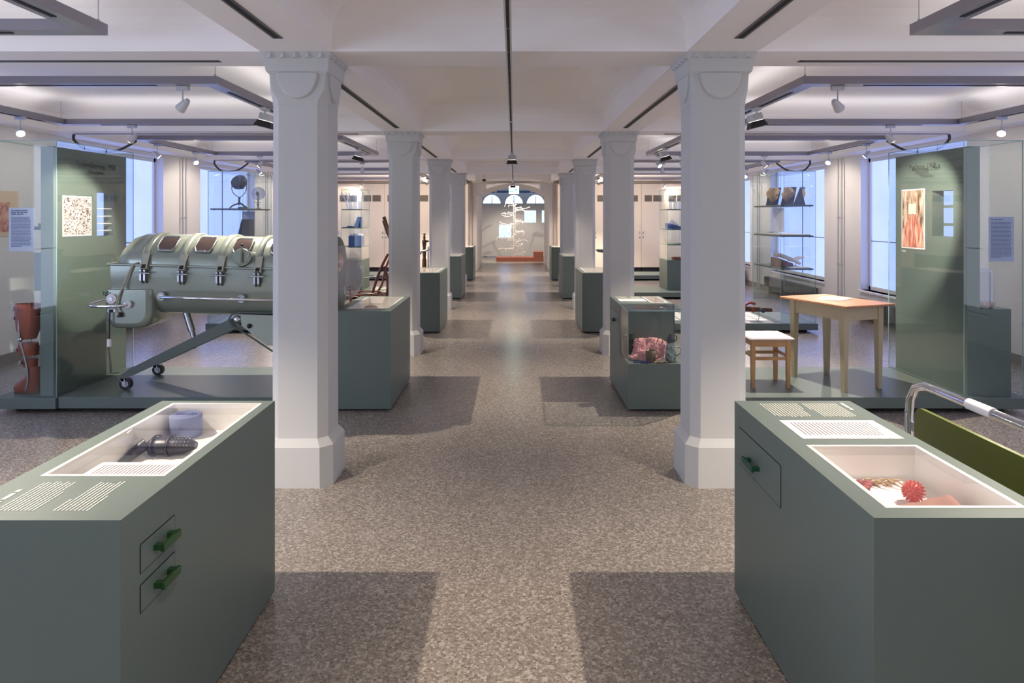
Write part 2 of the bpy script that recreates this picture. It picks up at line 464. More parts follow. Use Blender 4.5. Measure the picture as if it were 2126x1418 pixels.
# ------------------------------------------------------------ columns
def octo(cx, cy, h, c, z):
    return [(cx-h+c, cy-h, z), (cx+h-c, cy-h, z), (cx+h, cy-h+c, z), (cx+h, cy+h-c, z), (cx+h-c, cy+h, z), (cx-h+c, cy+h, z), (cx-h, cy+h-c, z), (cx-h, cy-h+c, z)]
def column_proto(cx, cy, label):
    t = thing('column', label, 'column', (cx, cy, 0), 'white columns along the aisle')
    b = B(); b.loft([octo(cx, cy, .21, .065, 0), octo(cx, cy, .208, .065, .245), octo(cx, cy, .172, .052, .29)], smooth=False)
    obj('base', b, COLW, t)
    b = B(); b.loft([octo(cx, cy, .172, .052, .288), octo(cx, cy, .168, .05, 2.33)], smooth=False)
    obj('shaft', b, COLW, t)
    b = B()
    b.loft([octo(cx, cy, .170, .05, 2.33), octo(cx, cy, .170, .046, 2.36), octo(cx, cy, .172, .012, 2.42), octo(cx, cy, .174, .003, 2.53)], smooth=False)
    b.loft([octo(cx, cy, .176, .004, 2.515), octo(cx, cy, .190, .004, 2.53), octo(cx, cy, .194, .004, 2.55), octo(cx, cy, .194, .004, 2.59), octo(cx, cy, .198, .004, 2.597), octo(cx, cy, .198, .004, 2.607)], smooth=False)
    b.loft([octo(cx, cy, .196, .003, 2.607), octo(cx, cy, .215, .003, SOF)], smooth=False)
    # half-round shields on each face
    for k in range(4):
        R4 = Matrix.Translation((cx, cy, 0)) @ Matrix.Rotation(k*PI/2, 4, 'Z')
        pts = [(0.118*math.cos(PI+PI*i/16), 2.52 + 0.145*math.sin(PI+PI*i/16)) for i in range(17)]
        fr = [R4 @ Vector((x, -0.192, z)) for x, z in pts]; mid = [R4 @ Vector((x*1.06, -0.186, 2.52+(z-2.52)*1.06)) for x, z in pts]; bk = [R4 @ Vector((x*1.08, -0.168, 2.52+(z-2.52)*1.08)) for x, z in pts]
        b.loft([bk, mid, fr], smooth=False)
    obj('capital', b, COLW, t)
    b = B()
    for k in range(4):
        R4 = Matrix.Translation((cx, cy, 0)) @ Matrix.Rotation(k*PI/2, 4, 'Z')
        for i in range(-2, 3):
            x = i*0.077
            vs = [R4 @ Vector(p) for p in ((x-.028, -.197, 2.609), (x+.028, -.197, 2.609), (x, -.216, SOF-.002), (x, -.222, 2.612))]
            b.add(vs, [(0,1,3), (1,2,3), (2,0,3)])
    obj('tooth_moulding', b, COLW, t)
    return t
C0 = column_proto(-1.29, 4.34, 'nearest white column on the left side of the aisle')
nm = ['nearest', 'second', 'third', 'fourth']
for sx, side in ((-1, 'left'), (1, 'right')):
    for k in range(4):
        if sx < 0 and k == 0: continue
        dup(C0, (sx*1.29, 4.34+P0*k, 0), 'white column on the %s of the aisle, %s from the front' % (side, nm[k]) if k else 'nearest white column on the right side of the aisle')

# ------------------------------------------------------------ recessed slots, frames, tracks
def slot(name, x0, x1, y0, y1, label, grp):
    t = thing(name, label, 'air slot', ((x0+x1)/2, (y0+y1)/2, SOF), grp)
    b = B(); w = 0.012
    b.box(x0, x1, y0, y0+w, SOF-0.004, SOF+0.03); b.box(x0, x1, y1-w, y1, SOF-0.004, SOF+0.03)
    b.box(x0, x0+w, y0, y1, SOF-0.004, SOF+0.03); b.box(x1-w, x1, y0, y1, SOF-0.004, SOF+0.03)
    obj('frame', b, SLOT, t)
    b = B(); b.box(x0+w, x1-w, y0+w, y1-w, SOF-0.002, SOF+0.02)
    obj('recess', b, BLACK, t)
    return t
ordn = ['nearest', 'second', 'third', 'fourth', 'fifth', 'sixth']
for sx, side in ((-1, 'left'), (1, 'right')):
    for k in range(5):
        y1 = 3.82 + P0*k
        slot('ceiling_slot', sx*1.29-0.027, sx*1.29+0.027, y1-3.1, y1, '%s dark slot running lengthwise in the beam over the %s columns' % (ordn[k], side), 'slots over the column rows')
    for k in range(5):
        y = 4.39+P0*k
        xa, xb = sorted((sx*1.86, sx*5.3))
        slot('ceiling_slot', xa, xb, y-0.022, y+0.022, '%s dark slot running crosswise in the %s side ceiling beams' % (ordn[k], side), 'slots in the cross beams')

def ceiling_fill(parent, pos, sx_, sy_, watts):
    """area light added above a frame bar, without a fixture, to brighten the coffers"""
    ld = bpy.data.lights.new('added_uplight', 'AREA'); ld.shape = 'RECTANGLE'; ld.energy = watts; ld.color = (1, .95, .93)
    ld.size = sx_; ld.size_y = sy_
    o = bpy.data.objects.new('added_uplight', ld); C.objects.link(o)
    o.parent = parent; o.location = Vector(pos)-wpos(parent); o.rotation_euler = (PI, 0, 0)
def frame_loop(x0, x1, y0, y1, label):
    if x0 > x1: x0, x1 = x1, x0
    t = thing('lighting_frame', label, 'lighting frame', ((x0+x1)/2, (y0+y1)/2, 2.68), 'rectangular grey lighting frames')
    W, Hh = 0.12, 0.062
    z0, z1 = 2.68, 2.68+Hh
    for k, (a, c, d, e) in enumerate(((x0, x1, y0, y0+W), (x0, x1, y1-W, y1), (x0, x0+W, y0+W, y1-W), (x1-W, x1, y0+W, y1-W))):
        b = B(); b.box(a, c, d, e, z0, z1)
        if k < 2: b.box(a+.5, c-.5, (d+e)/2-0.015, (d+e)/2+0.015, z0-0.003, z0, 1)
        else: b.box((a+c)/2-0.015, (a+c)/2+0.015, d+.25, e-.25, z0-0.003, z0, 1)
        obj('bar', b, [BAR, BLACK], t)
        ceiling_fill(t, ((a+c)/2, (d+e)/2, z1+.004), c-a-(.3 if k < 2 else .04), e-d-(.04 if k < 2 else .3), UP_FILL_W)
    for x in (x0+0.03, x1-0.03):
        for y in (y0+0.04, y1-0.04):
            b = B(); b.cyl((x, y, z1), (x, y, 2.95), 0.0025, n=6); b.cyl((x, y, z1), (x, y, z1+0.02), 0.008, n=8); obj('cable', b, STEEL, t)
    return t
for sx, side in ((-1, 'left'), (1, 'right')):
    for k in range(-1, 4):
        frame_loop(sx*2.29, sx*5.15, 5.33+P0*k, 7.80+P0*k, '%s rectangular grey lighting frame hung over the %s bays' % (ordn[k+1], side))
    for k in range(0, 3):
        b = B()
        b.tube([(sx*5.32, 8.30+P0*k, 2.640), (sx*5.32, 8.32+P0*k, 2.56), (sx*5.28, 8.55+P0*k, 2.46), (sx*5.2, 8.95+P0*k, 2.50), (sx*5.12, 9.15+P0*k, 2.60), (sx*5.10, 9.27+P0*k, 2.665)], 0.016, sub=5)
        single('cable_loop', b, mat('dark_conduit', L(70, 66, 64), 0.5) if k == 0 and sx < 0 else bpy.data.materials['dark_conduit'], '%s dark conduit sagging from the %s beam slot to the frame corner' % (ordn[k], side), 'conduit', 'sagging conduits by the frames')

# centre aisle track
tr = thing('ceiling_track', 'long thin grey lighting track along the centre of the aisle ceiling', 'track', (0, 5, 2.6))
for (ya, yb) in ((0.2, 6.87), (6.93, 10.3), (10.5, 18.6)):
    b = B(); b.box(-0.018, 0.018, ya, yb, 2.60, 2.632); b.box(-0.008, 0.008, ya+.02, yb-.02, 2.598, 2.60, 1)
    for i in range(int((yb-ya)/0.5)): b.box(-0.009, 0.009, ya+0.25+i*0.5, ya+0.257+i*0.5, 2.597, 2.60, 2)
    obj('rail', b, [WHITEM, BLACK, STEEL], tr)
for y in (0.6, 4.3, 8.25, 12.1, 16.0):
    b = B(); b.box(-0.01, 0.01, y-.01, y+.01, 2.63, 2.70 if y < 1 else SOF); obj('clip', b, STEEL, tr)

# lamps
def spot_light(parent, pos, target, watts, angle, blend=0.5, size=0.014, col=WARM):
    ld = bpy.data.lights.new('lamp_light', 'SPOT'); ld.energy = watts; ld.color = col
    ld.spot_size = math.radians(angle); ld.spot_blend = blend; ld.shadow_soft_size = size
    o = bpy.data.objects.new('lamp_light', ld); C.objects.link(o)
    o.parent = parent; o.location = Vector(pos) - wpos(parent)
    o.rotation_euler = (Vector(target)-Vector(pos)).to_track_quat('-Z', 'Y').to_euler()
    return o
def flood(x, y, z, tilt, label, watts, ztop, target, angle=150, rot=0, grp='square black flood lamps'):
    """box-shaped flood head hanging at (x,y,z); tilt leans it in x"""
    t = thing('flood_lamp', label, 'ceiling lamp', (x, y, z), grp)
    b = B(); b.cyl((x, y, ztop), (x, y, z+0.07), 0.008, n=8); b.bbox(x-.03, x+.03, y-.06, y+.06, ztop-0.03, ztop, 0.004)
    obj('stem', b, WHITEM, t)
    M = Matrix.Translation((x, y, z)) @ Matrix.Rotation(rot, 4, 'Z') @ Matrix.Rotation(tilt, 4, 'Y')
    b = B(); b.bbox(-.062, .062, -.05, .05, 0.03, 0.10, 0.006, M=M)
    for i in range(-4, 5): b.box(i*.013-.002, i*.013+.002, -.056, .056, 0.04, 0.095, M=M)
    obj('housing', b, WHITEM, t)
    b = B()
    R1 = [M @ Vector(p) for p in ((-.062,-.05,.03), (.062,-.05,.03), (.062,.05,.03), (-.062,.05,.03))]
    R2 = [M @ Vector(p) for p in ((-.085,-.065,-.03), (.085,-.065,-.03), (.085,.065,-.03), (-.085,.065,-.03))]
    R3 = [M @ Vector(p) for p in ((-.080,-.060,-.03), (.080,-.060,-.03), (.080,.060,-.03), (-.080,.060,-.03))]
    R4 = [M @ Vector(p) for p in ((-.058,-.046,.026), (.058,-.046,.026), (.058,.046,.026), (-.058,.046,.026))]
    b.loft([R1, R2, R3, R4], cap=False, smooth=False)
    obj('hood', b, RUBBER, t)
    b = B(); b.box(-.058, .058, -.046, .046, -.02, .024, M=M)
    obj('reflector', b, LAMPW, t)
    spot_light(t, M @ Vector((0, 0, -0.05)), target, watts, angle)
    return t
for sx, side in ((-1, 'left'), (1, 'right')):
    for k in range(-1, 4):
        y = 6.5 + P0*k
        flood(sx*2.34, y, 2.52, -sx*0.25, '%s square black flood lamp on the %s frame beside the columns' % (ordn[k+1], side), FLOOD_W, 2.68, (sx*2.2, y, 0), 100)
flood(0, 10.45, 2.47, 0.0, 'black flood lamp under the middle of the aisle track', AISLE_W, 2.60, (0, 11.2, 0), 120, grp='lamps on the aisle track')
flood(0, 18.3, 2.43, 0.0, 'small flood lamp at the far end of the aisle track before the exit sign', AISLE_W, 2.60, (0, 19.2, 0), 120, grp='lamps on the aisle track')
flood(0, 1.0, 2.47, 0.0, 'aisle track flood lamp above the picture edge near the camera', AISLE_W*0.6, 2.60, (0, 1.6, 0), 120, grp='lamps on the aisle track')
def mini(x, y, target, label, watts, lit=True, angle=80):
    t = thing('round_spotlight', label, 'spotlight', (x, y, 2.5), 'small round spotlights')
    b = B(); b.cyl((x, y, 2.68), (x, y, 2.56), 0.006, n=8); b.bbox(x-.05, x+.05, y-.018, y+.018, 2.645, 2.68, .004)
    obj('stem', b, WHITEM, t)
    p = Vector((x, y, 2.52)); d = (Vector(target)-p).normalized()
    b = B(); b.cyl(p-d*0.05, p+d*0.035, 0.028, 0.042, 16); b.cyl(p-d*0.075, p-d*0.05, 0.018, 0.026, 12)
    obj('head', b, WHITEM, t)
    b = B(); b.cyl(p+d*0.0352, p+d*0.038, 0.034, n=16)
    obj('lens', b, LAMPD if lit else LAMPW, t)
    if watts: spot_light(t, p+d*0.06, target, watts, angle)
    return t
for sx, side in ((-1, 'left'), (1, 'right')):
    for k in range(0, 3):
        mini(sx*5.09, 7.08+P0*k, (sx*3.6, 5.6+P0*k, 0.9), '%s glaring round spotlight on the outer bar of the %s frames' % (ordn[k], side), MINI_W)
        mini(sx*5.09, 5.9+P0*(k+1), (sx*3.9, 6.6+P0*(k+1), 1.2), '%s small round spotlight turned away on the %s outer bar' % (ordn[k], side), MINI_W*0.6)
for sx, side in ((-1, 'left'), (1, 'right')):
    for k in range(0, 4):
        mini(sx*4.3, 7.74+P0*k, (sx*5.67, 7.85+P0*k, 1.1), '%s wall washing spotlight at the corner of the %s frames' % (ordn[k], side), WASH_W*(.35 if k == 0 else 1), True, 110)
# panel washers: narrow spots on the picture walls
mini(-2.6, 5.42, (-3.8, 6.0, 1.55), 'small spotlight aimed at the ward photograph on the left panel', 220, True, 42)
mini(2.6, 5.42, (3.85, 6.45, 1.6), 'small spotlight aimed at the red drawing on the right panel', 220, True, 42)
for i, (x, y) in enumerate(((2.5, 11.64), (2.9, 11.64), (3.3, 11.64))):
    mini(x, y, (3.6, 10.2, 0.9), '%s of three spotlights on the back bar of the second right frame' % ('leftmost', 'middle one', 'rightmost')[i], MINI_W*0.5, False)
for sx in (-1, 1):
    mini(sx*2.9, 13.19, (sx*3.3, 14.3, 0.8), 'spotlight at the %s over the distant shelf case' % ('left' if sx < 0 else 'right'), 9)
    mini(sx*2.6, 17.09, (sx*2.8, 19.5, 1.2), 'distant spotlight washing the %s wall cabinets' % ('left' if sx < 0 else 'right'), MINI_W*4, True, 120)
t = thing('far_track', 'thin lighting track under the ceiling of the far room', 'track', (0, 24.25, 2.55))
b = B(); b.box(-1.6, 1.6, 24.23, 24.27, 2.68, 2.72); obj('rail', b, WHITEM, t)
b = B(); b.cyl((-1.4, 24.25, 2.72), (-1.4, 24.25, 3.4), .003, n=6); b.cyl((1.4, 24.25, 2.72), (1.4, 24.25, 3.4), .003, n=6); obj('cable', b, STEEL, t)
for i, x in enumerate((-0.62, 0.66)):
    t = mini(x, 24.25, (x*.2, 25.2, 1.0), 'far %s spotlight seen through the arch' % ('left' if i == 0 else 'right'), 120, True, 100)
for (x, y, e) in ((-3, 29, 60), (3, 29, 60)):
    pass

# exit sign, smoke detector
t = thing('exit_sign', 'glowing green and white exit sign hanging before the arch', 'sign', (0.02, 19.25, 2.26))
a, c = PX(1056, 403, 19.3), PX(1078, 386, 19.3)
b = B(); b.bbox(a.x, c.x, 19.22, 19.30, a.z, c.z, .006); obj('box', b, WHITEM, t)
b = B(); b.box(a.x+.012, c.x-.012, 19.214, 19.219, a.z+.012, c.z-.012); obj('panel', b, EXITE, t)
b = B(); mx = (a.x+c.x)/2; mz = (a.z+c.z)/2
b.box(a.x+.02, mx-.02, 19.210, 19.2139, mz-.06, mz-.03); b.prism([(mx+.01, mz-.02), (mx+.07, mz-.02), (mx+.07, mz-.05), (mx+.12, mz), (mx+.07, mz+.05), (mx+.07, mz+.02), (mx+.01, mz+.02)], 19.210, 19.2139, 'y')
obj('arrow', b, EXITG, t)
for x in (a.x+.01, c.x-.01):
    b = B(); b.cyl((x, 19.26, c.z), (x, 19.26, 2.975), .003, n=6); obj('wire', b, STEEL, t)
p = PX(1005, 375, 18.6)
b = B(); b.cyl((p.x, p.y, 2.64), (p.x, p.y, 2.975), .003, n=6); b.lathe([(.002, -.05), (.03, -.045), (.05, -.02), (.055, 0), (.055, .012), (.002, .012)], (p.x, p.y, 2.633), 16)
single('smoke_detector', b, BLACK, 'small dark dome detector on the ceiling left of the exit sign', 'detector')

# ------------------------------------------------------------ built-in cabinets on the end wall
YC = 19.6
for sx, side in ((-1, 'left'), (1, 'right')):
    edges = [1.28, 1.68, 2.33, 3.01, 3.69, 4.37, 5.05, 5.66]
    for i in range(len(edges)-1):
        xa, xb = sx*edges[i], sx*edges[i+1]
        if xa > xb: xa, xb = xb, xa
        t = thing('wall_cabinet', '%s tall cream built in cupboard from the aisle on the %s end wall' % (['first narrow', 'second', 'third', 'fourth', 'fifth', 'sixth', 'seventh'][i], side), 'cupboard', ((xa+xb)/2, YC+.2, 0), 'cream cupboards on the end wall')
        b = B(); b.box(xa, xb, YC+.02, YE0-.005, 0.17, 2.62); b.box(xa+.01, xb-.01, YC+.06, YE0-.01, 0, 0.17, 1); obj('carcass', b, [CABW, BLACK], t)
        b = B(); b.bbox(xa+.004, xb-.004, YC, YC+.02, 0.172, 2.618, .002); d = obj('door', b, CABW, t)
        if i > 0:
            hx = (xb-.05 if (i % 2 == (1 if sx > 0 else 0)) else xa+.05)
            b = B(); b.box(hx-.008, hx+.008, YC-.018, YC, 1.13, 1.20); obj('handle', b, STEEL, d)
            b = B(); b.cyl((hx, YC-.008, 1.03), (hx, YC, 1.03), .022, n=10); obj('lock', b, STEEL, d)
            b = B()
            for (ua, ub) in ((.09, .30), (.34, .58)):
                b.box(xa+ua, xa+ub, YC-.006, YC, 2.06, 2.24)
                for q in range(8): b.box(xa+ua+.01, xa+ub-.01, YC-.010, YC-.006, 2.07+q*.021, 2.076+q*.021, 1)
            obj('vent', b, [VENT, BLACK], d)
    b = B(); b.box(min(sx*1.28, sx*5.66), max(sx*1.28, sx*5.66), YC-.35, YC, 2.56, 2.64)
    single('cabinet_fascia', b, mat('brown_grey_fascia_'+side, L(118, 104, 94), 0.5), 'brown grey fascia strip above the %s end wall cupboards' % side, 'fascia')

# heating pipes and convectors
for sx, side in ((-1, 'left'), (1, 'right')):
    for k in range(0, 2):
        y = 11.65 + P0*k
        t = thing('heating_pipe', 'pair of white vertical pipes on the %s wall pier, %s one' % (side, ['nearer', 'farther'][k]), 'pipe', (sx*5.62, y, 0), 'white heating pipes')
        for dy in (0, .12):
            b = B(); b.cyl((sx*5.62, y+dy, 0.0), (sx*5.62, y+dy, 2.64), .016, n=10)
            for z in (0.8, 1.6): b.cyl((sx*5.62, y+dy, z), (sx*5.62, y+dy, z+.03), .026, n=10)
            obj('pipe', b, WHITEM, t)
    for k in range(1, 4):
        y0, y1 = 4.7+P0*k, 7.1+P0*k
        t = thing('radiator', 'long low grey radiator beneath the %s %s window' % (ordn[k-1], side), 'radiator', (sx*5.55, (y0+y1)/2, 0), 'radiators under the windows')
        b = B()
        n = 40
        for i in range(n): b.box(sx*5.48, sx*5.60, y0+(y1-y0)*i/n, y0+(y1-y0)*(i+.55)/n, 0.13, 0.33)
        for z in (.15, .30): b.cyl((sx*5.54, y0, z), (sx*5.54, y1, z), .022, n=8)
        obj('fins', b, mat('radiator_grey', L(92, 92, 96), 0.5, 0.3) if 'radiator_grey' not in bpy.data.materials else bpy.data.materials['radiator_grey'], t)
        for y in (y0+.2, y1-.2):
            b = B(); b.box(sx*5.50, sx*5.58, y-.02, y+.02, 0, .14); obj('leg', b, STEEL, t)

# ------------------------------------------------------------ writing helper
def words(b, o, u, v, n, ln, h, last=None, th=0.0004, mi=0, seed=1, first=None):
    """rows of illegible print: o corner, u along the row, v from row to row"""
    r = random.Random(seed); o, u, v = Vector(o), Vector(u).normalized(), Vector(v)
    vn = v.normalized(); nn = u.cross(vn).normalized()
    for i in range(n):
        L1 = ln*(1 if last is None or i < n-1 else last)
        if first and i == 0: L1 = ln*first
        if i < n-1: L1 *= r.uniform(0.93, 1.0)
        x = 0
        while x < L1-0.004:
            w = min(r.uniform(2.5, 8)*h*0.75, L1-x)
            p = o + v*i + u*x
            q = [p, p+u*w, p+u*w+vn*h, p+vn*h]
            b.add(q + [a+nn*th for a in q] + [a-nn*th for a in q], [(4,5,6,7), (11,10,9,8)], mi)
            x += w + h*0.7
    return b
_fc = {}
def text(b, s, size, M, mi=0, align='LEFT', ex=0.0006):
    cu = bpy.data.curves.new('tmp', 'FONT'); cu.body = s; cu.size = size; cu.extrude = ex; cu.align_x = align
    cu.resolution_u = 4
    o = bpy.data.objects.new('tmp', cu); C.objects.link(o)
    bpy.context.view_layer.update()
    me = bpy.data.meshes.new_from_object(o.evaluated_get(bpy.context.evaluated_depsgraph_get()))
    b.add([M @ v.co for v in me.vertices], [tuple(p.vertices) for p in me.polygons], mi)
    bpy.data.objects.remove(o); bpy.data.curves.remove(cu); bpy.data.meshes.remove(me)
    return b

# ------------------------------------------------------------ display cases along the aisle
CT = 0.845
def case(sx, y0, y1, ox0, ox1, oy0, oy1, label, depth=0.113, notch=None):
    """body with a glazed well let into the top; notch = y where a low vitrine step begins"""
    x0, x1 = (-1.50, -1.01) if sx < 0 else (0.99, 1.49)
    t = thing('display_case', label, 'display case', ((x0+x1)/2, (y0+y1)/2, 0), 'sage green display cases along the aisle')
    b = B()
    ys = y0 if notch is None else notch
    th = 0.03
    # outer skin
    b.add([(x0,ys,.02),(x1,ys,.02),(x1,y1,.02),(x0,y1,.02)], [(3,2,1,0)])
    b.add([(x0,ys,.02),(x1,ys,.02),(x1,ys,CT),(x0,ys,CT)], [(0,1,2,3)])
    b.add([(x0,y1,.02),(x1,y1,.02),(x1,y1,CT),(x0,y1,CT)], [(3,2,1,0)])
    b.add([(x0,ys,.02),(x0,y1,.02),(x0,y1,CT),(x0,ys,CT)], [(3,2,1,0)])
    b.add([(x1,ys,.02),(x1,y1,.02),(x1,y1,CT),(x1,ys,CT)], [(0,1,2,3)])
    # top with hole
    for (a, c, d, e) in ((x0, x1, ys, oy0), (x0, x1, oy1, y1), (x0, ox0, oy0, oy1), (ox1, x1, oy0, oy1)):
        b.add([(a,d,CT),(c,d,CT),(c,e,CT),(a,e,CT)], [(0,1,2,3)])
    if notch is not None:
        b.box(x0, x1, y0, notch, .02, .40)
        b.box(x0-.0005, x1+.0005, y0-.0005, notch, .352, .356, 0)
    obj('body', b, GREEN, t)
    b = B(); b.box(x0+.04, x1-.04, y0+.04, y1-.04, 0, .022); obj('plinth', b, BLACK, t)
    # white well
    w = 0.014; z1, z0 = CT+.001, CT-depth
    b = B()
    for (a, c, d, e) in ((ox0, ox1, oy0, oy0+w), (ox0, ox1, oy1-w, oy1), (ox0, ox0+w, oy0+w, oy1-w), (ox1-w, ox1, oy0+w, oy1-w)):
        b.box(a, c, d, e, z0, z1)
    b.box(ox0+w, ox1-w, oy0+w, oy1-w, z0-.01, z0)
    obj('well', b, LINER, t)
    b = B(); b.box(ox0+w*.4, ox1-w*.4, oy0+w*.4, oy1-w*.4, CT+.0022, CT+.006); obj('glass_lid', b, TOPGLASS, t)
    return t
def drawer(t, xf, sgn, y0, y1, z0, z1, hy0, hy1, hz, hcol):
    b = B(); g = .0015
    b.box(xf-sgn*.01, xf+sgn*.002, y0, y1, z0, z1)
    f = .003
    for (a, c, d, e) in ((y0, y1, z0-f, z0), (y0, y1, z1, z1+f), (y0-f, y0, z0, z1), (y1, y1+f, z0, z1)):
        b.box(xf-sgn*.002, xf+sgn*.0012, a, c, d, e, 1)
    d = obj('drawer', b, [GREEN, BLACK], t)
    b = B(); x1 = xf+sgn*.035
    xm = x1-sgn*.012
    b.box(xf, xm, hy0+.002, hy0+.022, hz-.008, hz+.008)
    b.box(xf, xm, hy1-.022, hy1-.002, hz-.008, hz+.008)
    b.bbox(min(x1, x1-sgn*.012), max(x1, x1-sgn*.012), hy0, hy1, hz-.012, hz+.012, .002)
    obj('handle', b, hcol, d, 'green grip')
HG = mat('green_grip', L(36, 76, 36), 0.35)
HGD = mat('dark_green_grip', L(22, 74, 56), 0.35)
# near left
cl = case(-1, 1.805, 2.97, -1.435, -1.05, 2.11, 2.93, 'nearest left display case with rolled blue bandage and shoe under glass')
drawer(cl, -1.01, 1, 1.90, 2.09, .655, .733, 1.965, 2.065, .693, HG)
drawer(cl, -1.01, 1, 1.90, 2.09, .545, .620, 1.965, 2.065, .583, HG)
b = B()
words(b, (-1.385, 1.862, CT+.0008), (0, 1, 0), (.0112, 0, 0), 10, .205, .0038, .62, seed=3)
words(b, (-1.228, 1.862, CT+.0008), (0, 1, 0), (.0112, 0, 0), 1, .075, .0046, seed=4)
words(b, (-1.216, 1.862, CT+.0008), (0, 1, 0), (.0112, 0, 0), 8, .205, .0038, .5, seed=5)
words(b, (-1.425, 1.875, CT+.0008), (0, 1, 0), (.018, 0, 0), 1, .13, .013, seed=9)
obj('lettering', b, WHITEINK, cl)
# near right
cr = case(1, 1.82, 2.97, 1.055, 1.443, 1.88, 2.396, 'nearest right display case with spiky red ball and brown cloth under glass')
drawer(cr, 0.99, -1, 2.455, 2.907, .60, .75, 2.66, 2.78, .66, HGD)
b = B()
words(b, (1.236, 2.925, CT+.0008), (0, -1, 0), (-.0125, 0, 0), 13, .195, .0042, .9, seed=13, first=.45)
words(b, (1.405, 2.925, CT+.0008), (0, -1, 0), (-.0125, 0, 0), 12, .195, .0042, .5, seed=14)
words(b, (1.44, 2.93, CT+.0008), (0, -1, 0), (-.018, 0, 0), 1, .10, .012, seed=15)
obj('lettering', b, WHITEINK, cr)
def sheet(name, x0, x1, y0, y1, z, label, along='y', n=16, ink=INK, m=.03, th=.0015, seed=5, cat='paper'):
    b = B(); b.box(x0, x1, y0, y1, z, z+th)
    t = single(name, b, PAPER, label, cat)
    b = B()
    if along == 'y':
        words(b, (x0+m, y1-m, z+th+.0006), (0, -1, 0), ((x1-x0-2*m)/n, 0, 0), n, y1-y0-2*m, .0035, .6, seed=seed)
    else:
        words(b, (x0+m, y1-m, z+th+.0006), (1, 0, 0), (0, -(y1-y0-2*m)/n, 0), n, x1-x0-2*m, .0035, .6, seed=seed)
    obj('print', b, ink, t)
    return t
sheet('text_sheet', 1.073, 1.439, 2.464, 2.684, CT, 'white printed sheet lying on the nearest right display case', 'y', 22)
# well contents, left
wz = CT-.113+.0005
sheet('open_letter', -1.385, -1.065, 2.125, 2.35, .80, 'white printed letter raised at the near end of the left glass well', 'y', 22, seed=8, m=.025)
b = B(); b.box(-1.375, -1.075, 2.13, 2.34, wz, .7995)
single('letter_stand', b, LINER, 'white block carrying the letter inside the nearest left case', 'stand')
# rolled bandage
b = B()
cx, cy, rb = -1.339, 2.85, 0.063
b.lathe([(rb-.006, 0), (rb, .004), (rb, .086), (rb-.004, .090), (rb-.010, .090), (.01, .086)], (cx, cy, wz), 36)
bl = single('rolled_bandage', b, mat('blue_grey_wool', L(116, 126, 164), 0.9, bump=.5, bscale=300), 'thick blue grey rolled bandage standing in the nearest left case', 'bandage')
b = B(); pts = []
for i in range(150):
    a = i*.24; r = .004 + (rb-.010)*i/150
    pts.append((cx+r*math.cos(a), cy+r*math.sin(a), wz+.089))
b.tube(pts, .0028, 6); obj('spiral_edge', b, bpy.data.materials['blue_grey_wool'], bl, 'raised spiral end of the roll')
# black perforated leather cuff
t = thing('leather_cuff', 'dark perforated leather cuff with strap in the nearest left case', 'orthopaedic cuff', (-1.28, 2.62, wz))
BL = mat('black_leather', L(40, 40, 50), 0.35, bump=.3)
R = []
for i in range(17):
    u = i/16; x = -1.375+.185*u; r = .036*(1-abs(2*u-1)**3*.55)*(1.05-.25*u)
    R.append([(x, 2.62+r*1.35*math.cos(2*PI*k/20), wz+.036+r*math.sin(2*PI*k/20)) for k in range(20)])
b = B(); b.loft(R); obj('cuff', b, BL, t)
b = B()
for i in range(6):
    for k in range(4):
        a = .45 + k*.36; x = -1.275+.014*i; r = .035
        b.sphere((x, 2.62-r*1.35*math.cos(a), wz+.036+r*1.0*math.sin(a)), .0022, 6, 4)
obj('eyelets', b, STEEL, t)
b = B(); b.tube([(-1.37, 2.60, wz+.05), (-1.39, 2.58, wz+.035), (-1.405, 2.56, wz+.02), (-1.41, 2.53, wz+.012), (-1.415, 2.50, wz+.01)], [.024, .012], sub=3); obj('strap', b, BL, t)
b = B()
for x in (-1.345, -1.285): b.lathe([(.0355, -.005), (.0385, -.005), (.0385, .005), (.0355, .005)], n=24, M=Matrix.Translation((x, 2.62, wz+.036)) @ Matrix.Scale(1.35, 4, Vector((0, 1, 0))) @ Matrix.Rotation(PI/2, 4, 'Y'), cap=False)
obj('band', b, mat('dark_strap', L(24, 24, 34), 0.4), t)
# well contents, right
b = B(); b.box(1.09, 1.37, 2.06, 2.37, wz, wz+.003)
single('white_card', b, PAPER, 'white card under the flowers and ball in the nearest right case', 'card')
wc = wz+.003
b = B(); cb = Vector((1.303, 2.175, wc+.036)); b.sphere(cb, .027, 24, 16)
ball = single('massage_ball', b, RED, 'spiky coral red massage ball in the nearest right case', 'ball')
b = B(); n = 110
for i in range(n):
    z = 1-2*(i+.5)/n; r = math.sqrt(1-z*z); a = i*2.399963
    d = Vector((r*math.cos(a), r*math.sin(a), z)); b.cyl(cb+d*.025, cb+d*.0355, .0034, .0016, 6)
obj('spikes', b, RED, ball)
b = B(); R = []
for i in range(25):
    u = i/24; x = 1.165+.225*u
    row = []
    for k in range(20):
        a = 2*PI*k/20
        hh = .018+.046*u**1.3*(1-.6*max(0, u-.85)/.15)
        row.append((x+.006*math.sin(a*2), 2.055+(.055-.012*u)*math.cos(a)+.03*u, wz+.004+hh*(1+math.sin(a))*.5+.0025*(1+math.sin(u*19+k*.9))*(1 if math.sin(a) > -.2 else 0)))
    R.append(row)
b.loft(R)
single('folded_cloth', b, mat('brown_pink_cloth', L(168, 126, 112), 0.85, bump=.4, bscale=250), 'brown pink folded cloth at the near end of the nearest right case', 'cloth')
b = B()
